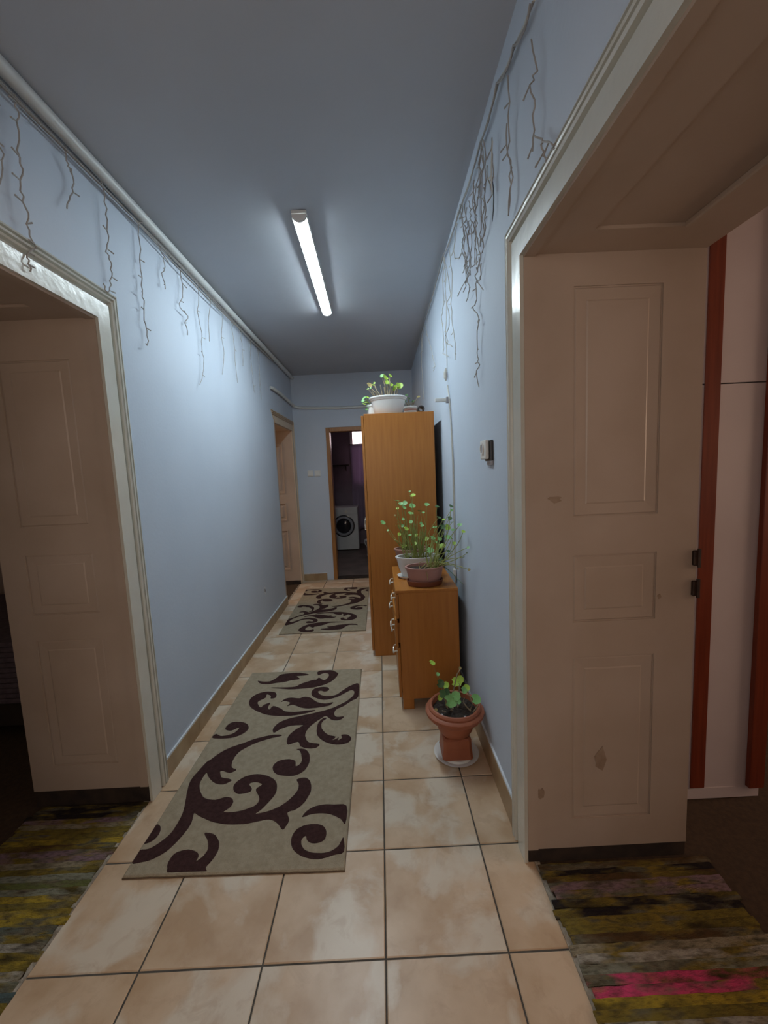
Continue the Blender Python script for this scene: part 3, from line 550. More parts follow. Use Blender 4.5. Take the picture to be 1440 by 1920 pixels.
# ------------------------------------------------------------------ icicle fairy lights, unlit
def strand(parent, pts, x, m_, r=.0022, inward=1):
    # a hanging twisted wire with short side twigs that carry the little bulbs
    P = []
    for i in range(len(pts)-1):
        (y0, z0), (y1, z1) = pts[i], pts[i+1]
        for k in range(3):
            t = k/3; P.append(Vector((x+inward*random.uniform(-.004, .006), y0+(y1-y0)*t+random.uniform(-.003, .003), z0+(z1-z0)*t)))
    P.append(Vector((x, *pts[-1])))
    b = MB(); b.tube(P, r, 5)
    for i in range(2, len(P), 4):
        if random.random() < .75:
            s_ = random.choice((-1, 1)); q = P[i]
            e = q+Vector((inward*random.uniform(.0, .012), s_*random.uniform(.018, .034), random.uniform(-.016, .014)))
            b.tube([q, q+(e-q)*.6, e], [r*.8, r*1.0, r*1.2], 5)
    return b.build('strand', m_, parent)
fl = thing('fairy_lights', (XL+.02, 1.6, 2.66), 'unlit icicle fairy lights hanging below the pipe on the left wall', 'fairy lights')
for k, dz in enumerate((0, -.013, -.026)):
    pts = []
    n = 46
    for i in range(n+1):
        y = -.6+4.0*i/n; sag = .012*math.sin(y*3.1+k*1.7)+(.02*k)*abs(math.sin(y*1.3+k))
        pts.append((XL+.016+.006*k, y, 2.690+dz*.6-sag*.6))
    MB().tube(pts, .0034 if k else .0045, 5).build('cable', 'wire', fl)
for i, s_ in enumerate(STRANDS_L):
    strand(fl, [(s_[0][0], 2.688)]+s_, XL+.020, 'wire', .0026 if i < 6 else .0022)
fr = thing('fairy_lights', (XR-.02, 1.2, 2.7), 'unlit icicle fairy lights hanging in tangles along the top of the right wall', 'fairy lights')
def sagline(anch, x, off, sag):
    pts = []
    for i in range(len(anch)-1):
        for k in range(6):
            t = k/6; pts.append((x+random.uniform(-.002, .002), anch[i][0]+(anch[i+1][0]-anch[i][0])*t, anch[i][1]+(anch[i+1][1]-anch[i][1])*t+off-sag*math.sin(math.pi*t)))
    pts.append((x, anch[-1][0], anch[-1][1]+off)); return pts
for k in range(3):
    MB().tube(sagline(CABLE_R, XR-.012-.004*k, -.004*k, .008+.010*k), .003, 5).build('cable', 'wire' if k else 'wire_pale', fr)
for i, s_ in enumerate(STRANDS_R):
    strand(fr, s_, XR-.016, 'wire' if i in (0, 1, 2, 3, 4, 5, 6, 7, 8, 9, 10, 19, 20, 21, 22) else 'wire_pale', .0023, -1)
MB().tube([(XR-.012, .533, 2.505), (XR-.012, .522, 2.47), (XR-.012, .520, 2.44), (XR-.012, .527, 2.40), (XR-.012, .545, 2.37)], [.0012, .0022, .0024, .002, .001], 5).build('strand', 'black', fr)
# tangle of a few loops
for k in range(6):
    y0 = .70+random.uniform(-.06, .30); pts = []
    for i in range(7): pts.append((y0+random.uniform(-.03, .03), 2.66-.055*i+random.uniform(-.015, .015)))
    strand(fr, pts, XR-.02, 'wire', .0020, -1)
b = MB(); b.tube([(XR-.014, 1.628, 2.11), (XR-.016, 1.630, 2.08), (XR-.016, 1.632, 2.05), (XR-.014, 1.634, 2.03)], [.004, .012, .012, .004], 10)
b.build('connector', 'wire_pale', fr)
cord = thing('power_cord', (XR, 1.5, .70), 'thin pale power cord running down the right wall to the chest of drawers', 'cord')
b = MB(); b.tube([(XR-.008, 1.612, 1.995), (XR-.008, 1.561, 1.899), (XR-.006, 1.525, 1.70), (XR-.006, 1.493, 1.48), (XR-.006, 1.498, 1.2), (XR-.006, 1.502, 1.03), (XR-.008, 1.512, .78), (XR-.010, 1.515, .60), (XR-.010, 1.515, .3)], .0042, 6); b.build('cord', 'wire_pale', cord)
b = MB(); b.tube([(XR-.005, 1.56, 1.90), (XR-.005, 1.545, 1.70), (XR-.005, 1.52, 1.48), (XR-.005, 1.53, 1.1), (XR-.005, 1.535, .3)], .003, 6); b.build('cord', 'wire', cord)
b = MB(); b.rbox(XR-.022, XR-.002, 1.500, 1.530, .745, .79, .004); b.build('plug', 'whiteplastic', cord)
br = thing('wall_bracket', (XR, 1.62, 1.90), 'small pale plastic bracket sticking out of the right wall beside the wardrobe', 'bracket')
b = MB(); b.rbox(.436, XR-.004, 1.612, 1.632, 1.893, 1.915, .003); b.build('bracket_arm', 'whiteplastic', br)
b = MB(); b.rbox(XR-.020, XR, 1.605, 1.640, 1.885, 1.922, .003); b.build('bracket_base', 'greyplastic', br)

# ------------------------------------------------------------------ wardrobe and chest of drawers
wr = thing('wardrobe', (.2, 2.4, 0), 'tall orange-brown wooden wardrobe against the right wall with plants on top', 'wardrobe')
W0, W1, V0, V1, WZ = -.052, .472, 1.957, 2.90, 1.884
b = MB(); b.rbox(W0, W1, V0, V0+.018, .0, WZ, .0015, 1); b.build('side_panel', 'wood', wr)
b = MB(); b.rbox(W0, W1, V1-.018, V1, .0, WZ, .0015, 1); b.build('side_panel', 'wood', wr)
b = MB(); b.box(W0+.004, W1, V0+.018, V1-.018, WZ-.022, WZ-.002); b.build('top_panel', 'wood_top', wr)
b = MB(); b.box(W0+.004, W1, V0+.018, V1-.018, .05, .07); b.box(W0+.03, W0+.048, V0+.018, V1-.018, 0, .05); b.build('bottom_panel', 'wood_top', wr)
b = MB(); b.box(W1-.008, W1-.002, V0+.018, V1-.018, .05, WZ-.022); b.build('back_panel', 'darkwood', wr)
vm = (V0+V1)/2
for y0, y1, hy in ((V0+.001, vm-.0015, vm-.05), (vm+.0015, V1-.001, vm+.05)):
    b = MB(); b.rbox(W0-.020, W0-.002, y0, y1, .045, WZ-.012, .0015, 1); d_ = b.build('door', 'wood', wr)
    b = MB(); b.tube([(W0-.018, hy, .95), (W0-.045, hy, .955), (W0-.048, hy, 1.0), (W0-.045, hy, 1.045), (W0-.018, hy, 1.05)], .004, 8); b.build('handle', 'chrome', d_, smooth=True)
for y in (V0+.03, V1-.03):
    b = MB(); b.tube([(W0+.03, y, .0), (W0+.03, y, .012)], .012, 10); b.build('foot', 'whiteplastic', wr)

ch = thing('chest_of_drawers', (.3, 1.54, 0), 'low orange-brown chest of drawers with potted plants on it in front of the wardrobe', 'chest of drawers')
C0, C1, D0, D1, CZ = .127, .482, 1.235, 1.843, .747
b = MB(); b.rbox(C0, C1, D0, D0+.018, .066, CZ-.018, .0015, 1); b.build('side_panel', 'wood', ch)
b = MB(); b.rbox(C0, C1, D1-.018, D1, .066, CZ-.018, .0015, 1); b.build('side_panel', 'wood', ch)
b = MB(); b.rbox(C0-.018, C1, D0, D1, CZ-.018, CZ, .002, 1); b.build('top_panel', 'wood_top', ch)
b = MB(); b.box(C1-.008, C1-.003, D0+.018, D1-.018, .07, CZ-.018); b.box(C0+.01, C1-.008, D0+.018, D1-.018, .072, .086); b.build('back_panel', 'darkwood', ch)
for y in (D0+.001, D1-.045):
    b = MB(); b.rbox(C0+.003, C0+.070, y, y+.044, 0, .068, .002, 1); b.build('foot', 'wood', ch)
    b = MB(); b.rbox(C1-.050, C1-.004, y, y+.044, 0, .068, .002, 1); b.build('foot', 'wood', ch)
for (z0, z1, out, hz, tilt) in ((.574, .724, .0, .668, 0), (.397, .569, .010, .496, .006), (.078, .392, .0, .325, 0)):
    b = MB(); xx = C0-.002-out
    b.rbox(xx-.016, xx, D0+.002, D1-.002, z0, z1, .0015, 1)
    b.box(xx, xx+.25, D0+.024, D1-.024, z0+.02, z1-.03)
    d_ = b.build('drawer', 'wood', ch)
    for hy in (1.36, 1.70):
        b = MB(); xh = xx-.016
        b.tube([(xh+.001, hy-.045, hz+.012), (xh-.015, hy-.045, hz+.012), (xh-.022, hy-.040, hz), (xh-.024, hy-.02, hz-.010), (xh-.024, hy+.02, hz-.010), (xh-.022, hy+.040, hz), (xh-.015, hy+.045, hz+.012), (xh+.001, hy+.045, hz+.012)], .0042, 8)
        b.build('handle', 'chrome', d_, smooth=True)

# ------------------------------------------------------------------ rugs
def bil(c, u, v):
    return tuple((1-u)*(1-v)*c[0][k]+u*(1-v)*c[1][k]+u*v*c[2][k]+(1-u)*v*c[3][k] for k in (0, 1))
def scroll_rug(name, corners, flip, label):
    cx = sum(c[0] for c in corners)/4; cy = sum(c[1] for c in corners)/4
    rg = thing(name, (cx, cy, 0), label, 'rug', 'beige scroll rugs in the corridor')
    n = 24; rows = []
    poly = []
    for (a, b_) in (((0, 0), (1, 0)), ((1, 0), (1, 1)), ((1, 1), (0, 1)), ((0, 1), (0, 0))):
        for k in range(n):
            t = k/n; u, v = a[0]+(b_[0]-a[0])*t, a[1]+(b_[1]-a[1])*t
            x, y = bil(corners, u, v); poly.append((x+random.uniform(-.001, .001), y+random.uniform(-.001, .001)))
    ins = [((x-cx)*.988+cx, (y-cy)*.993+cy) for x, y in poly]
    N_ = len(poly); b = MB()
    b.add([(x, y, .0006) for x, y in poly]+[(x, y, .0075) for x, y in poly]+[(x, y, .0115) for x, y in ins],
          [(i, (i+1) % N_, N_+(i+1) % N_, N_+i) for i in range(N_)]+[(N_+i, N_+(i+1) % N_, 2*N_+(i+1) % N_, 2*N_+i) for i in range(N_)]+[tuple(range(2*N_, 3*N_))])
    b.build('pile', 'rug', rg)
    b = MB(); ex = [((x-cx)*1.004+cx, (y-cy)*1.002+cy) for x, y in poly]; b.prism(ex, .0003, .0045); b.build('edge_binding', 'rugedge', rg)
    for mo in MOTIFS:
        pts = []
        m_ = len(mo)
        for i in range(m_):
            p0, p1, p2, p3 = mo[i-1], mo[i], mo[(i+1) % m_], mo[(i+2) % m_]
            for t in (0, .33, .67):
                q = [.5*((2*p1[k])+(-p0[k]+p2[k])*t+(2*p0[k]-5*p1[k]+4*p2[k]-p3[k])*t*t+(-p0[k]+3*p1[k]-3*p2[k]+p3[k])*t**3) for k in (0, 1)]
                u, v = min(max(q[0], .006), .994), min(max(q[1], .006), .994)
                if flip: u, v = 1-u, 1-v
                x, y = bil(corners, u, v); pts.append((x+random.uniform(-.0006, .0006), y+random.uniform(-.0006, .0006)))
        b = MB(); b.prism(pts, .009, .0130); b.build('scroll_motif', 'motif', rg)
    return rg
scroll_rug('runner_rug', [(-.969, .281), (-.147, .266), (-.151, 1.749), (-.965, 1.765)], False, 'beige rug with dark brown scroll pattern in the foreground beside the terracotta urn')
scroll_rug('runner_rug', [(-.945, 2.470), (-.144, 2.470), (-.150, 3.840), (-.953, 3.868)], True, 'beige rug with brown scrolls at the far end of the corridor beside the wardrobe')

def strip_mesh(wx, wy):
    n = 14; b = MB(); vs = []; fs = []
    prof = [(-.5, 0), (-.5, .8), (-.36, .97), (0, 1), (.36, .97), (.5, .8), (.5, 0)]
    for i in range(n+1):
        x = -wx/2+wx*i/n+(random.uniform(-.012, .012) if i in (0, n) else 0)
        j = random.uniform(-.0022, .0022)
        for (a, h) in prof: vs.append((x, a*wy+j, h*.0055))
    m_ = len(prof)
    for i in range(n):
        for k in range(m_-1): fs.append((i*m_+k, (i+1)*m_+k, (i+1)*m_+k+1, i*m_+k+1))
    fs += [tuple(range(m_)), tuple(n*m_+k for k in reversed(range(m_)))]
    me = bpy.data.meshes.new('woven_strip'); me.from_pydata(vs, [], [tuple(reversed(f)) for f in fs]); me.update(); me.materials.append(M['rag'])
    return me
PAL = {'k': (.018, .014, .016), 'b': (.08, .045, .02), 'o': (.16, .12, .025), 'y': (.34, .24, .03), 'g': (.20, .20, .15), 'w': (.33, .30, .25), 'm': (.20, .13, .15), 'p': (.55, .06, .15), 't': (.07, .10, .10), 'n': (.11, .12, .04), 'r': (.22, .045, .02), 's': (.26, .22, .15)}
def rag_rug(label, x0, x1, y1, seq, bump):
    n = len(seq); wy = .0245
    rg = thing('rag_rug', ((x0+x1)/2, y1-n*wy/2, 0), label, 'rug')
    ms = [strip_mesh(x1-x0, wy*1.04) for _ in range(5)]
    for i, c in enumerate(seq):
        y = y1-(i+.5)*wy
        at('woven_strip', ms[i % 5], rg, ((x0+x1)/2+random.uniform(-.006, .006), y, .0006+bump(y)), (0, 0, random.uniform(-.006, .006)), (random.choice((1, -1)), 1, 1), (*[min(1, q*1.35) for q in PAL[c]], 1))
    return rg
rag_rug('multicoloured woven rag rug with a pink stripe in the right doorway', XR+.035, 1.165, .250,
        'bkbmmkkoobswgppyowgtyyyotngboswmbkgoyyotmsbgoyk', lambda y: .010*max(0, 1-abs(y-.16)/.06))
rag_rug('multicoloured yellow and grey woven rag rug in the left doorway', XL-.500, XL-.016, .626,
        'kkkmsooybmmsogngyoyytgwyywgtoyowstgnyoowkbmgoy', lambda y: 0)

# ------------------------------------------------------------------ plants and pots
def leaf_mesh(mname):
    n = 18; vs = [(0, 0, 0)]; fs = []
    for ring in (0.55, 1.0):
        for k in range(n):
            a = 2*math.pi*(k+.5)/n
            notch = 1-.75*max(0, 1-abs((a-math.pi))/.38)
            sc = 1+(.07*math.cos(7*a) if ring == 1 else 0)
            r = ring*notch*sc*.5
            z = .10*ring*ring*(.6+.5*math.cos(3.5*a))*.5+.05*ring
            vs.append((r*math.cos(a), r*math.sin(a), z))
    for k in range(n):
        fs.append((0, 1+k, 1+(k+1) % n)); fs.append((1+k, 1+n+k, 1+n+(k+1) % n, 1+(k+1) % n))
    me = bpy.data.meshes.new('leaf'); me.from_pydata(vs, [], fs); me.update(); me.materials.append(M[mname])
    for p in me.polygons: p.use_smooth = True
    return me
LEAF = {k: leaf_mesh(k) for k in ('leaf', 'leaf_y', 'leaf_d', 'leaf_dry')}
def put_leaf(parent, P, size, kind, tilt=None):
    t = tilt if tilt is not None else random.uniform(.15, .75)
    az = random.uniform(0, 2*math.pi)
    # tilt mostly towards the lamp and the open corridor
    rx = t+random.uniform(-.15, .2)
    at('leaf', LEAF[kind], parent, P, (rx, random.uniform(-.4, .4), az if rx < .3 else random.uniform(-.6, .6)), (size*1.15, size*1.15, size*1.15))
def stem(parent, base, tip, m_, r0=.0028, r1=.0016, bend=.03):
    a = Vector(base); c = Vector(tip); L = (c-a).length; pts = []
    o = Vector((random.uniform(-1, 1), random.uniform(-1, 1), random.uniform(.0, .8)))*bend
    for k in range(8):
        t = k/7; pts.append(a+(c-a)*t+o*math.sin(math.pi*t)+Vector((random.uniform(-1, 1), random.uniform(-1, 1), 0))*.0025)
    pts[0] = a; pts[-1] = c
    MB().tube(pts, [r0+(r1-r0)*k/7 for k in range(8)], 5).build('stem', m_, parent)
def pot(parent, c, rx, ry, h, prof, m_, soil_h, n=40):
    b = MB(); b.lathe(prof, c, n, 1.0, ry/rx); o = b.build('pot', m_, parent, smooth=True)
    rs = .9*rx
    vs = [(c[0], c[1], c[2]+soil_h+.006)]; k_ = 24; fs = []
    for ring in (.55, 1.0):
        for k in range(k_):
            a = 2*math.pi*k/k_; vs.append((c[0]+rs*ring*math.cos(a), c[1]+rs*ring*ry/rx*math.sin(a), c[2]+soil_h+random.uniform(-.006, .007)))
    for k in range(k_):
        fs.append((0, 1+k, 1+(k+1) % k_)); fs.append((1+k, 1+k_+k, 1+k_+(k+1) % k_, 1+(k+1) % k_))
    MB().add(vs, fs).build('soil', 'soil', parent)
    return o
def bowl_prof(rb, rt, h, lip=.008, t=.005):
    return [(rb*.96, 0), (rb, .003), (rb+(rt-rb)*.45, h*.42), (rt-lip, h-.016), (rt-lip*.3, h-.014), (rt, h-.008), (rt, h-.002), (rt-.003, h), (rt-lip-t, h-.001), (rt-lip-t*1.5, h*.72)]
def foliage(parent, leaves, base, spread, kinds, stem_m, bend=.03, tilt=None, frac=1.0):
    for (x, y, z, s_) in leaves:
        k = random.choices(kinds[0], kinds[1])[0]
        if s_ < .017 and k != 'leaf_d': k = random.choice((k, 'leaf_dry'))
        put_leaf(parent, (x, y, z), s_, k, tilt)
        bx = base[0]+(x-base[0])*.35*random.uniform(.3, 1); bx = min(max(bx, base[0]-spread[0]), base[0]+spread[0])
        stem(parent, (bx, base[1]+random.uniform(-1, 1)*spread[1]*.7, base[2]), (x, y, z), stem_m, bend=bend)

# front mauve pot
c = (.298, 1.345, .7585)
p1 = thing('potted_plant', (c[0], c[1], .7585), 'trailing green plant in a mauve-brown oval pot at the front of the chest', 'potted plant', 'plants on the chest of drawers')
pot(p1, c, .120, .084, .106, bowl_prof(.090, .121, .106), 'mauve', .085)
foliage(p1, LEAF_FRONT, (c[0]+.02, c[1], c[2]+.085), (.085, .05), (('leaf', 'leaf_d', 'leaf_y'), (6, 3, 1)), 'stem', .045)
for k in range(14):
    a = Vector((c[0]+random.uniform(-.04, .09), c[1]+random.uniform(-.05, .03), c[2]+.09))
    stem(p1, a, a+Vector((random.uniform(.0, .10), random.uniform(-.04, .04), random.uniform(.0, .05))), 'leaf_dry', bend=.04)
stem(p1, (c[0], c[1]-.075, c[2]+.10), (c[0]+.008, c[1]-.098, c[2]+.035), 'leaf_dry', bend=.006)
stem(p1, (c[0]+.10, c[1]+.02, c[2]+.10), (.497, 1.16, .79), 'leaf_d', bend=.02)
b = MB(); cs_ = (c[0], c[1], CZ+.0005)
b.lathe([(.100, 0), (.104, .002), (.114, .033), (.112, .035), (.108, .033), (.098, .010)], cs_, 40, 1, .72)
tag(b.build('saucer', 'brownsaucer', smooth=True, org=cs_), 'dark brown oval saucer under the mauve pot on the chest', 'saucer')
# white pot behind it
c = (.275, 1.528, .7585)
p2 = thing('potted_plant', (c[0], c[1], .7585), 'tall sparse green plant in a white ribbed oval pot in the middle of the chest', 'potted plant', 'plants on the chest of drawers')
pot(p2, c, .148, .084, .132, bowl_prof(.108, .148, .132, .010), 'whiteplastic', .108)
foliage(p2, LEAF_MID, (c[0]+.01, c[1], c[2]+.108), (.11, .05), (('leaf', 'leaf_y'), (5, 2)), 'stem', .035)
for k in range(30):
    a = (c[0]+random.uniform(-.085, .085), c[1]+random.uniform(-.04, .04), c[2]+.105)
    stem(p2, a, (a[0]+random.uniform(-.05, .06), a[1]+random.uniform(-.04, .04), c[2]+random.uniform(.2, .36)), 'stem', bend=.02)
b = MB(); cs_ = (c[0]-.01, c[1], CZ+.0005)
b.lathe([(.112, 0), (.117, .002), (.130, .017), (.128, .018), (.112, .010)], cs_, 40, 1, .66)
tag(b.build('saucer', 'whiteplastic', smooth=True, org=cs_), 'white oval saucer under the white pot on the chest', 'saucer')
# rose pot at the back
c = (.250, 1.712, .7475)
p3 = thing('potted_plant', (c[0], c[1], .7475), 'pale green plant with round leaves in a rose-coloured pot at the back of the chest', 'potted plant', 'plants on the chest of drawers')
pot(p3, c, .125, .080, .160, bowl_prof(.092, .125, .160, .009), 'rosepot', .140)
foliage(p3, LEAF_BACK, (c[0]-.02, c[1], c[2]+.14), (.09, .05), (('leaf', 'leaf_y', 'leaf_dry'), (6, 2, .5)), 'stem', .03)
for k in range(22):
    a = (c[0]+random.uniform(-.07, .07), c[1]+random.uniform(-.035, .035), c[2]+.14)
    stem(p3, a, (a[0]+random.uniform(-.04, .04), a[1]+random.uniform(-.04, .04), c[2]+random.uniform(.22, .40)), 'stem', bend=.02)

# terracotta urn on the floor
c = (.374, .848, .0135)
pl = thing('potted_geranium', (c[0], c[1], .0135), 'small geranium in a terracotta urn with beaded rim standing on the floor', 'potted plant')
scal = lambda a, r, z: 1+(.016*abs(math.cos(10*a)) if (r > .13 and .19 < z < .236) else 0)
b = MB()
b.lathe([(.064, .098), (.074, .108), (.088, .130), (.096, .158), (.100, .195), (.118, .198), (.138, .203), (.1455, .214), (.1455, .226), (.137, .234), (.131, .236), (.131, .244), (.125, .252), (.118, .254), (.113, .250), (.108, .200)], c, 88, 1, 1, scal)
b.build('urn_bowl', 'terracotta', pl, smooth=True)
b = MB(); hs = [(.076, .0), (.074, .012), (.070, .05), (.069, .095), (.060, .102)]
vs = []; fs = []
for (hw, z) in hs:
    q = hw*.18
    for (sx_, sy_) in ((-1, -1), (1, -1), (1, 1), (-1, 1)):
        first, second = ((sx_*hw, sy_*(hw-q)), (sx_*(hw-q), sy_*hw))
        if sx_*sy_ < 0: first, second = second, first
        for (x, y) in (first, second): vs.append((c[0]+x, c[1]+y, c[2]+z))
for i in range(len(hs)-1):
    for k in range(8): fs.append((i*8+k, i*8+(k+1) % 8, (i+1)*8+(k+1) % 8, (i+1)*8+k))
fs += [tuple(reversed(range(8))), tuple((len(hs)-1)*8+k for k in range(8))]
b.add(vs, fs); b.build('urn_pedestal', 'terracotta', pl)
vs = [(c[0], c[1], c[2]+.232)]; fs = []
for ring in (.4, .7, 1.0):
    for k in range(26):
        a = 2*math.pi*k/26; vs.append((c[0]+.112*ring*math.cos(a), c[1]+.112*ring*math.sin(a), c[2]+.226+random.uniform(-.008, .008)))
for k in range(26):
    fs.append((0, 1+k, 1+(k+1) % 26))
    for q in (0, 1): fs.append((1+26*q+k, 1+26*q+26+k, 1+26*q+26+(k+1) % 26, 1+26*q+(k+1) % 26))
MB().add(vs, fs).build('soil', 'soil', pl)
sb = c[2]+.226
for i, (x, y, z, s_) in enumerate(LEAF_URN):
    z = max(z, sb+.012)
    kd = 'leaf_y' if i in (3, 4, 5, 6, 8, 13) else ('leaf_dry' if i in (0, 7, 17) else ('leaf_d' if i in (2, 15, 16) else 'leaf'))
    if i == 0: kd = 'leaf_y'
    put_leaf(pl, (x, y, z), s_*1.1, kd, .2 if i in (0, 1) else random.uniform(.6, 1.1))
stem(pl, (.335, .86, sb), tuple(LEAF_URN[0][:3]), 'leaf_dry', .0022, .0009, .015)
stem(pl, (.335, .86, sb), tuple(LEAF_URN[1][:3]), 'leaf_dry', .002, .0009, .012)
for pts in ([(.365, .84, sb), (.362, .845, .30), (.378, .85, .36), (.392, .85, .42), (.408, .85, .446)], [(.34, .85, sb), (.335, .85, .29), (.320, .85, .34), (.308, .855, .37)],
            [(.45, .83, sb), (.462, .83, .27), (.455, .84, .295), (.438, .85, .335)], [(.45, .82, sb), (.43, .82, .262), (.415, .83, .285), (.425, .84, .30)],
            [(.46, .81, sb), (.475, .81, .26), (.485, .815, .272)], [(.39, .85, sb), (.40, .85, .29), (.402, .855, .37)], [(.36, .83, sb), (.35, .82, .25), (.357, .80, .27)], [(.33, .82, sb), (.315, .81, .25), (.305, .80, .262)]):
    MB().tube(pts, [.0042-.0022*k/len(pts) for k in range(len(pts))], 6).build('stem', 'bark', pl, smooth=True)
for (x, y) in ((.452, .775), (.468, .785), (.41, .765), (.30, .79)):
    b = MB(); b.lathe([(.002, 0), (.006, .002), (.005, .006), (.001, .007)], (x, y, sb+.004), 7); b.build('pebble', 'caulk', pl)
b = MB(); b.lathe([(.070, 0), (.078, .001), (.112, .010), (.114, .012), (.111, .0125), (.086, .005), (.080, .013), (.079, .013)], (c[0]+.002, c[1]-.006, 0.0006), 48)
tag(b.build('plate', 'whiteplastic', smooth=True, org=(c[0], c[1], .0006)), 'round white plate under the terracotta urn on the tiled floor', 'plate')

# plants on top of the wardrobe
c = (.140, 2.085, WZ+.0005)
p4 = thing('potted_geranium', c, 'yellow-green geranium in a large white bowl on top of the wardrobe', 'potted plant', 'plants on top of the wardrobe')
pot(p4, c, .146, .118, .135, [(.100, 0), (.104, .004), (.118, .055), (.130, .098), (.131, .108), (.137, .110), (.139, .118), (.146, .124), (.147, .131), (.143, .135), (.134, .132), (.126, .10)], 'whiteplastic', .112)
for (x, y, z, s_) in LEAF_BOWL:
    put_leaf(p4, (x, y, z), s_, random.choices(('leaf_y', 'leaf', 'leaf_dry'), (7, 2, 1))[0], random.uniform(.7, 1.3))
    bx = c[0]+(x-c[0])*.45; top = Vector((x, y, z)); a = Vector((bx, 2.07+random.uniform(-.04, .04), c[2]+.112))
    mid = a+(top-a)*.45+Vector((random.uniform(-.02, .02), 0, random.uniform(-.01, .02)))
    MB().tube([a, a+(mid-a)*.5+Vector((random.uniform(-.006, .006), 0, 0)), mid, mid+(top-mid)*.6+Vector((random.uniform(-.01, .01), 0, .004)), top], [.0052, .0048, .0042, .003, .0018], 6).build('stem', 'bark', p4, smooth=True)
for (dx, h_) in ((-.045, .118), (-.02, .10), (-.07, .07), (-.09, .05), (.0, .09), (.03, .07), (.06, .04), (-.06, .05)):
    a = Vector((c[0]+dx*.8, 2.06, c[2]+.11))
    MB().tube([a, a+Vector((dx*.2, 0, h_*.5)), a+Vector((dx*.5+random.uniform(-.01, .01), 0, h_))], [.0055, .005, .004], 6).build('stem', 'bark', p4, smooth=True)
c = (.020, 2.29, WZ+.0005)
p5 = thing('potted_plant', c, 'leafy green plant in a small white pot on the wardrobe, left of the bowl', 'potted plant', 'plants on top of the wardrobe')
pot(p5, c, .055, .055, .12, bowl_prof(.045, .056, .115, .006), 'whiteplastic', .095, 28)
foliage(p5, LEAF_SMALL, (c[0]-.02, c[1], c[2]+.095), (.03, .03), (('leaf_y', 'leaf'), (4, 4)), 'stem', .02)
c = (.323, 2.24, WZ+.0005)
p6 = thing('potted_plant', c, 'dried plant in a small white and pink pot on the wardrobe, right of the bowl', 'potted plant', 'plants on top of the wardrobe')
pot(p6, c, .055, .055, .085, bowl_prof(.046, .057, .082, .006), 'whiteplastic', .066, 28)
b = MB(); b.lathe([(.0468, .02), (.0530, .06), (.0532, .062), (.047, .019)], c, 28); b.build('pink_band', 'rosepot', p6)
for k, (dx, dz) in enumerate(((.068, .085), (-.03, .10), (-.012, .075), (.022, .05), (-.045, .06))):
    stem(p6, (c[0]+dx*.2, c[1], c[2]+.06), (c[0]+dx, c[1]-.02, c[2]+.07+dz), 'bark', .004, .0022, .012)
    put_leaf(p6, (c[0]+dx, c[1]-.02, c[2]+.07+dz), .024, 'leaf_d' if k else 'leaf_dry', .8)
# dark roll
n = 28; b = MB(); cc = (.386, 0, WZ+.0275); vs = []; fs = []
for (r, y) in ((.026, 2.005), (.026, 2.10), (.017, 2.10), (.017, 2.005)):
    for k in range(n): vs.append((cc[0]+r*math.cos(2*math.pi*k/n), y, cc[2]+r*math.sin(2*math.pi*k/n)))
for q in range(4):
    for k in range(n): fs.append((q*n+k, q*n+(k+1) % n, ((q+1) % 4)*n+(k+1) % n, ((q+1) % 4)*n+k))
b.add(vs, fs); tag(b.build('tube_roll', 'black', smooth=True, org=(.386, 2.05, WZ+.0015)), 'black hollow roll lying on the right corner of the wardrobe top', 'roll')

# ------------------------------------------------------------------ bathroom beyond the end wall
wm = thing('washing_machine', (-.70, 6.55, 0), 'white front-loading washing machine standing in the dark bathroom', 'washing machine')
x0, x1, yf, yb, zt = -.996, -.396, 6.31, 6.82, .815
b = MB(); b.rbox(x0, x1, yf, yb, .015, zt, .012); b.build('cabinet', 'whiteplastic', wm)
b = MB(); b.rbox(x0+.01, x1-.01, yf-.012, yf+.004, zt-.13, zt-.008, .006); cp = b.build('control_panel', 'whiteplastic', wm)
b = MB(); b.tube([(-.605, yf-.011, zt-.075), (-.605, yf-.036, zt-.075)], .026, 20); b.build('knob', 'chrome', cp)
b = MB(); b.rbox(x0+.03, x0+.17, yf-.016, yf-.010, zt-.11, zt-.03, .003); b.build('detergent_drawer', 'whiteplastic', cp)
def ring_y(cx, cz, y, prof, n=40):
    vs = []; fs = []
    for (r, d_) in prof:
        for k in range(n): vs.append((cx+r*math.cos(2*math.pi*k/n), y-d_, cz+r*math.sin(2*math.pi*k/n)))
    for q in range(len(prof)-1):
        for k in range(n): fs.append((q*n+k, q*n+(k+1) % n, (q+1)*n+(k+1) % n, (q+1)*n+k))
    fs.append(tuple((len(prof)-1)*n+k for k in range(n)))
    return MB().add(vs, fs)
ring_y(-.665, .47, yf, [(.205, 0), (.205, .012), (.19, .014)]).build('door_seal', 'glassdark', wm, smooth=True)
dd = ring_y(-.665, .47, yf-.014, [(.185, 0), (.180, .028), (.160, .034), (.145, .030), (.140, .010)]).build('door', 'greyplastic', wm, smooth=True)
ring_y(-.665, .47, yf-.016, [(.142, 0), (.12, .035), (.06, .048), (.01, .05)]).build('door_glass', 'glassdark', dd, smooth=True)
for (x, y) in ((x0+.05, yf+.05), (x1-.05, yf+.05), (x0+.05, yb-.05), (x1-.05, yb-.05)):
    b = MB(); b.tube([(x, y, 0), (x, y, .018)], .02, 10); b.build('foot', 'black', wm)
cu = thing('shower_curtain', (-.1, 6.88, .22), 'lilac curtain hanging from a rod under the bright bathroom window', 'curtain')
b = MB(); vs = []; fs = []; nx, nz = 60, 10
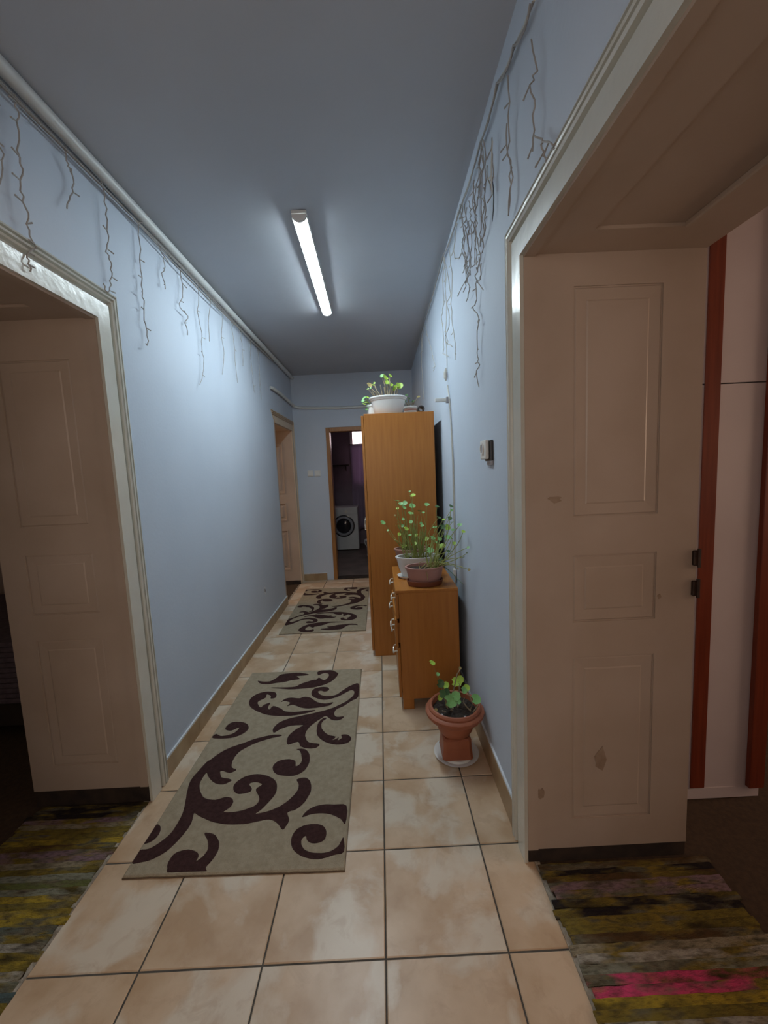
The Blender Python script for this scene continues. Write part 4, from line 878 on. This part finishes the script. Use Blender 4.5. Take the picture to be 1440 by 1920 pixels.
for i in range(nx+1):
    for k in range(nz+1):
        t = i/nx; z = 2.0-(1.76-.09*math.sin(math.pi*t*2.2))*k/nz
        vs.append((-.515+.95*t, 6.87+.020*math.sin(t*44)*(.5+.5*k/nz), z))
for i in range(nx):
    for k in range(nz): fs.append((i*(nz+1)+k, (i+1)*(nz+1)+k, (i+1)*(nz+1)+k+1, i*(nz+1)+k+1))
b.add(vs, fs); cl = b.build('curtain_cloth', 'curtain', cu, smooth=True)
so = cl.modifiers.new('thick', 'SOLIDIFY'); so.thickness = .003
b = MB(); b.tube([(-.53, 6.87, 2.005), (.55, 6.87, 2.02)], .010, 10); b.build('curtain_rod', 'darkmetal', cu)
for x in (-.52, .54):
    b = MB(); b.tube([(x, 6.87, 2.008), (x, 6.98, 2.008)], .008, 8); b.build('rod_bracket', 'darkmetal', cu)
sh = thing('wall_shelf', (-.85, 6.9, 1.6), 'narrow dark shelf on the back wall of the bathroom above the washing machine', 'shelf')
b = MB(); b.rbox(-1.2, -.55, 6.83, 6.98, 1.600, 1.622, .003); b.build('shelf_board', 'dark_brown', sh)
for x in (-1.1, -.62):
    b = MB(); b.add([(x-.008, 6.98, 1.6), (x-.008, 6.86, 1.6), (x-.008, 6.98, 1.50), (x+.008, 6.98, 1.6), (x+.008, 6.86, 1.6), (x+.008, 6.98, 1.50)], [(0, 2, 1), (3, 4, 5), (0, 1, 4, 3), (1, 2, 5, 4), (2, 0, 3, 5)]); b.build('shelf_bracket', 'darkmetal', sh)
bk = thing('bucket', (-.12, 5.78, 0), 'grey bucket with white rim on the bathroom floor, half hidden by the wardrobe', 'bucket')
c = (-.12, 5.78, 0.001)
b = MB(); b.lathe([(.105, .0), (.110, .004), (.135, .27), (.131, .27), (.104, .01)], c, 32); b.build('bucket_body', 'greyplastic', bk, smooth=True)
b = MB(); b.lathe([(.136, .262), (.146, .266), (.146, .285), (.138, .288), (.130, .272)], c, 32); b.build('rim', 'whiteplastic', bk, smooth=True)
b = MB(); b.lathe([(.109, .0), (.117, .002), (.118, .022), (.110, .024)], c, 32); b.build('base_ring', 'whiteplastic', bk, smooth=True)
b = MB(); b.tube([(c[0]+.146*math.cos(a), c[1]-.146*math.sin(a)*.35-.02, .27-.15*math.sin(a)) for a in [math.pi*k/14 for k in range(15)]], .006, 6); b.build('handle', 'whiteplastic', bk, smooth=True)

# ------------------------------------------------------------------ furniture glimpsed in the side rooms
cb = thing('white_wardrobe', (1.36, .8, 0), 'tall white cupboard with red-brown vertical strips in the right-hand room', 'wardrobe')
yk = .502
b = MB(); b.box(1.115, 1.600, yk, 1.55, .0, 1.728); b.build('lower_body', 'whitepanel', cb)
b = MB(); b.box(1.115, 1.600, yk, 1.55, 1.733, 2.55); b.build('upper_body', 'whitepanel', cb)
b = MB(); b.box(1.113, 1.605, yk-.004, yk, 0, .048); b.build('plinth', 'whitepanel', cb)
for (xa, xb, t) in ((1.309, 1.371, .006), (1.548, 1.612, .022)):
    b = MB(); b.rbox(xa, xb, yk-t, yk-.0003, .050, 2.54, .002, 1); b.build('wood_strip', 'redwood', cb)
b = MB(); b.rbox(1.602, 1.622, yk+.01, 1.5, .055, 2.53, .002, 1); b.build('cupboard_door', 'whitepanel', cb)
bd_ = thing('bed', (-2.75, 1.5, 0), 'dark bed with ribbed purple-grey cover in the left-hand room', 'bed')
b = MB(); b.rbox(-3.6, -1.93, 1.10, 2.1, .10, .36, .01); b.build('bed_base', 'darkwood', bd_)
b = MB()
for k in range(12):
    z = .245+.030*k
    b.rbox(-3.61, -1.915, 1.08, 2.11, z, z+.029, .008, 1)
b.build('bed_cover', 'bedcover', bd_)
for (x, y) in ((-3.5, 1.16), (-2.0, 1.16), (-3.5, 2.04), (-2.0, 2.04)):
    b = MB(); b.rbox(x-.03, x+.03, y-.03, y+.03, -.003, .105, .004, 1); b.build('leg', 'darkwood', bd_)
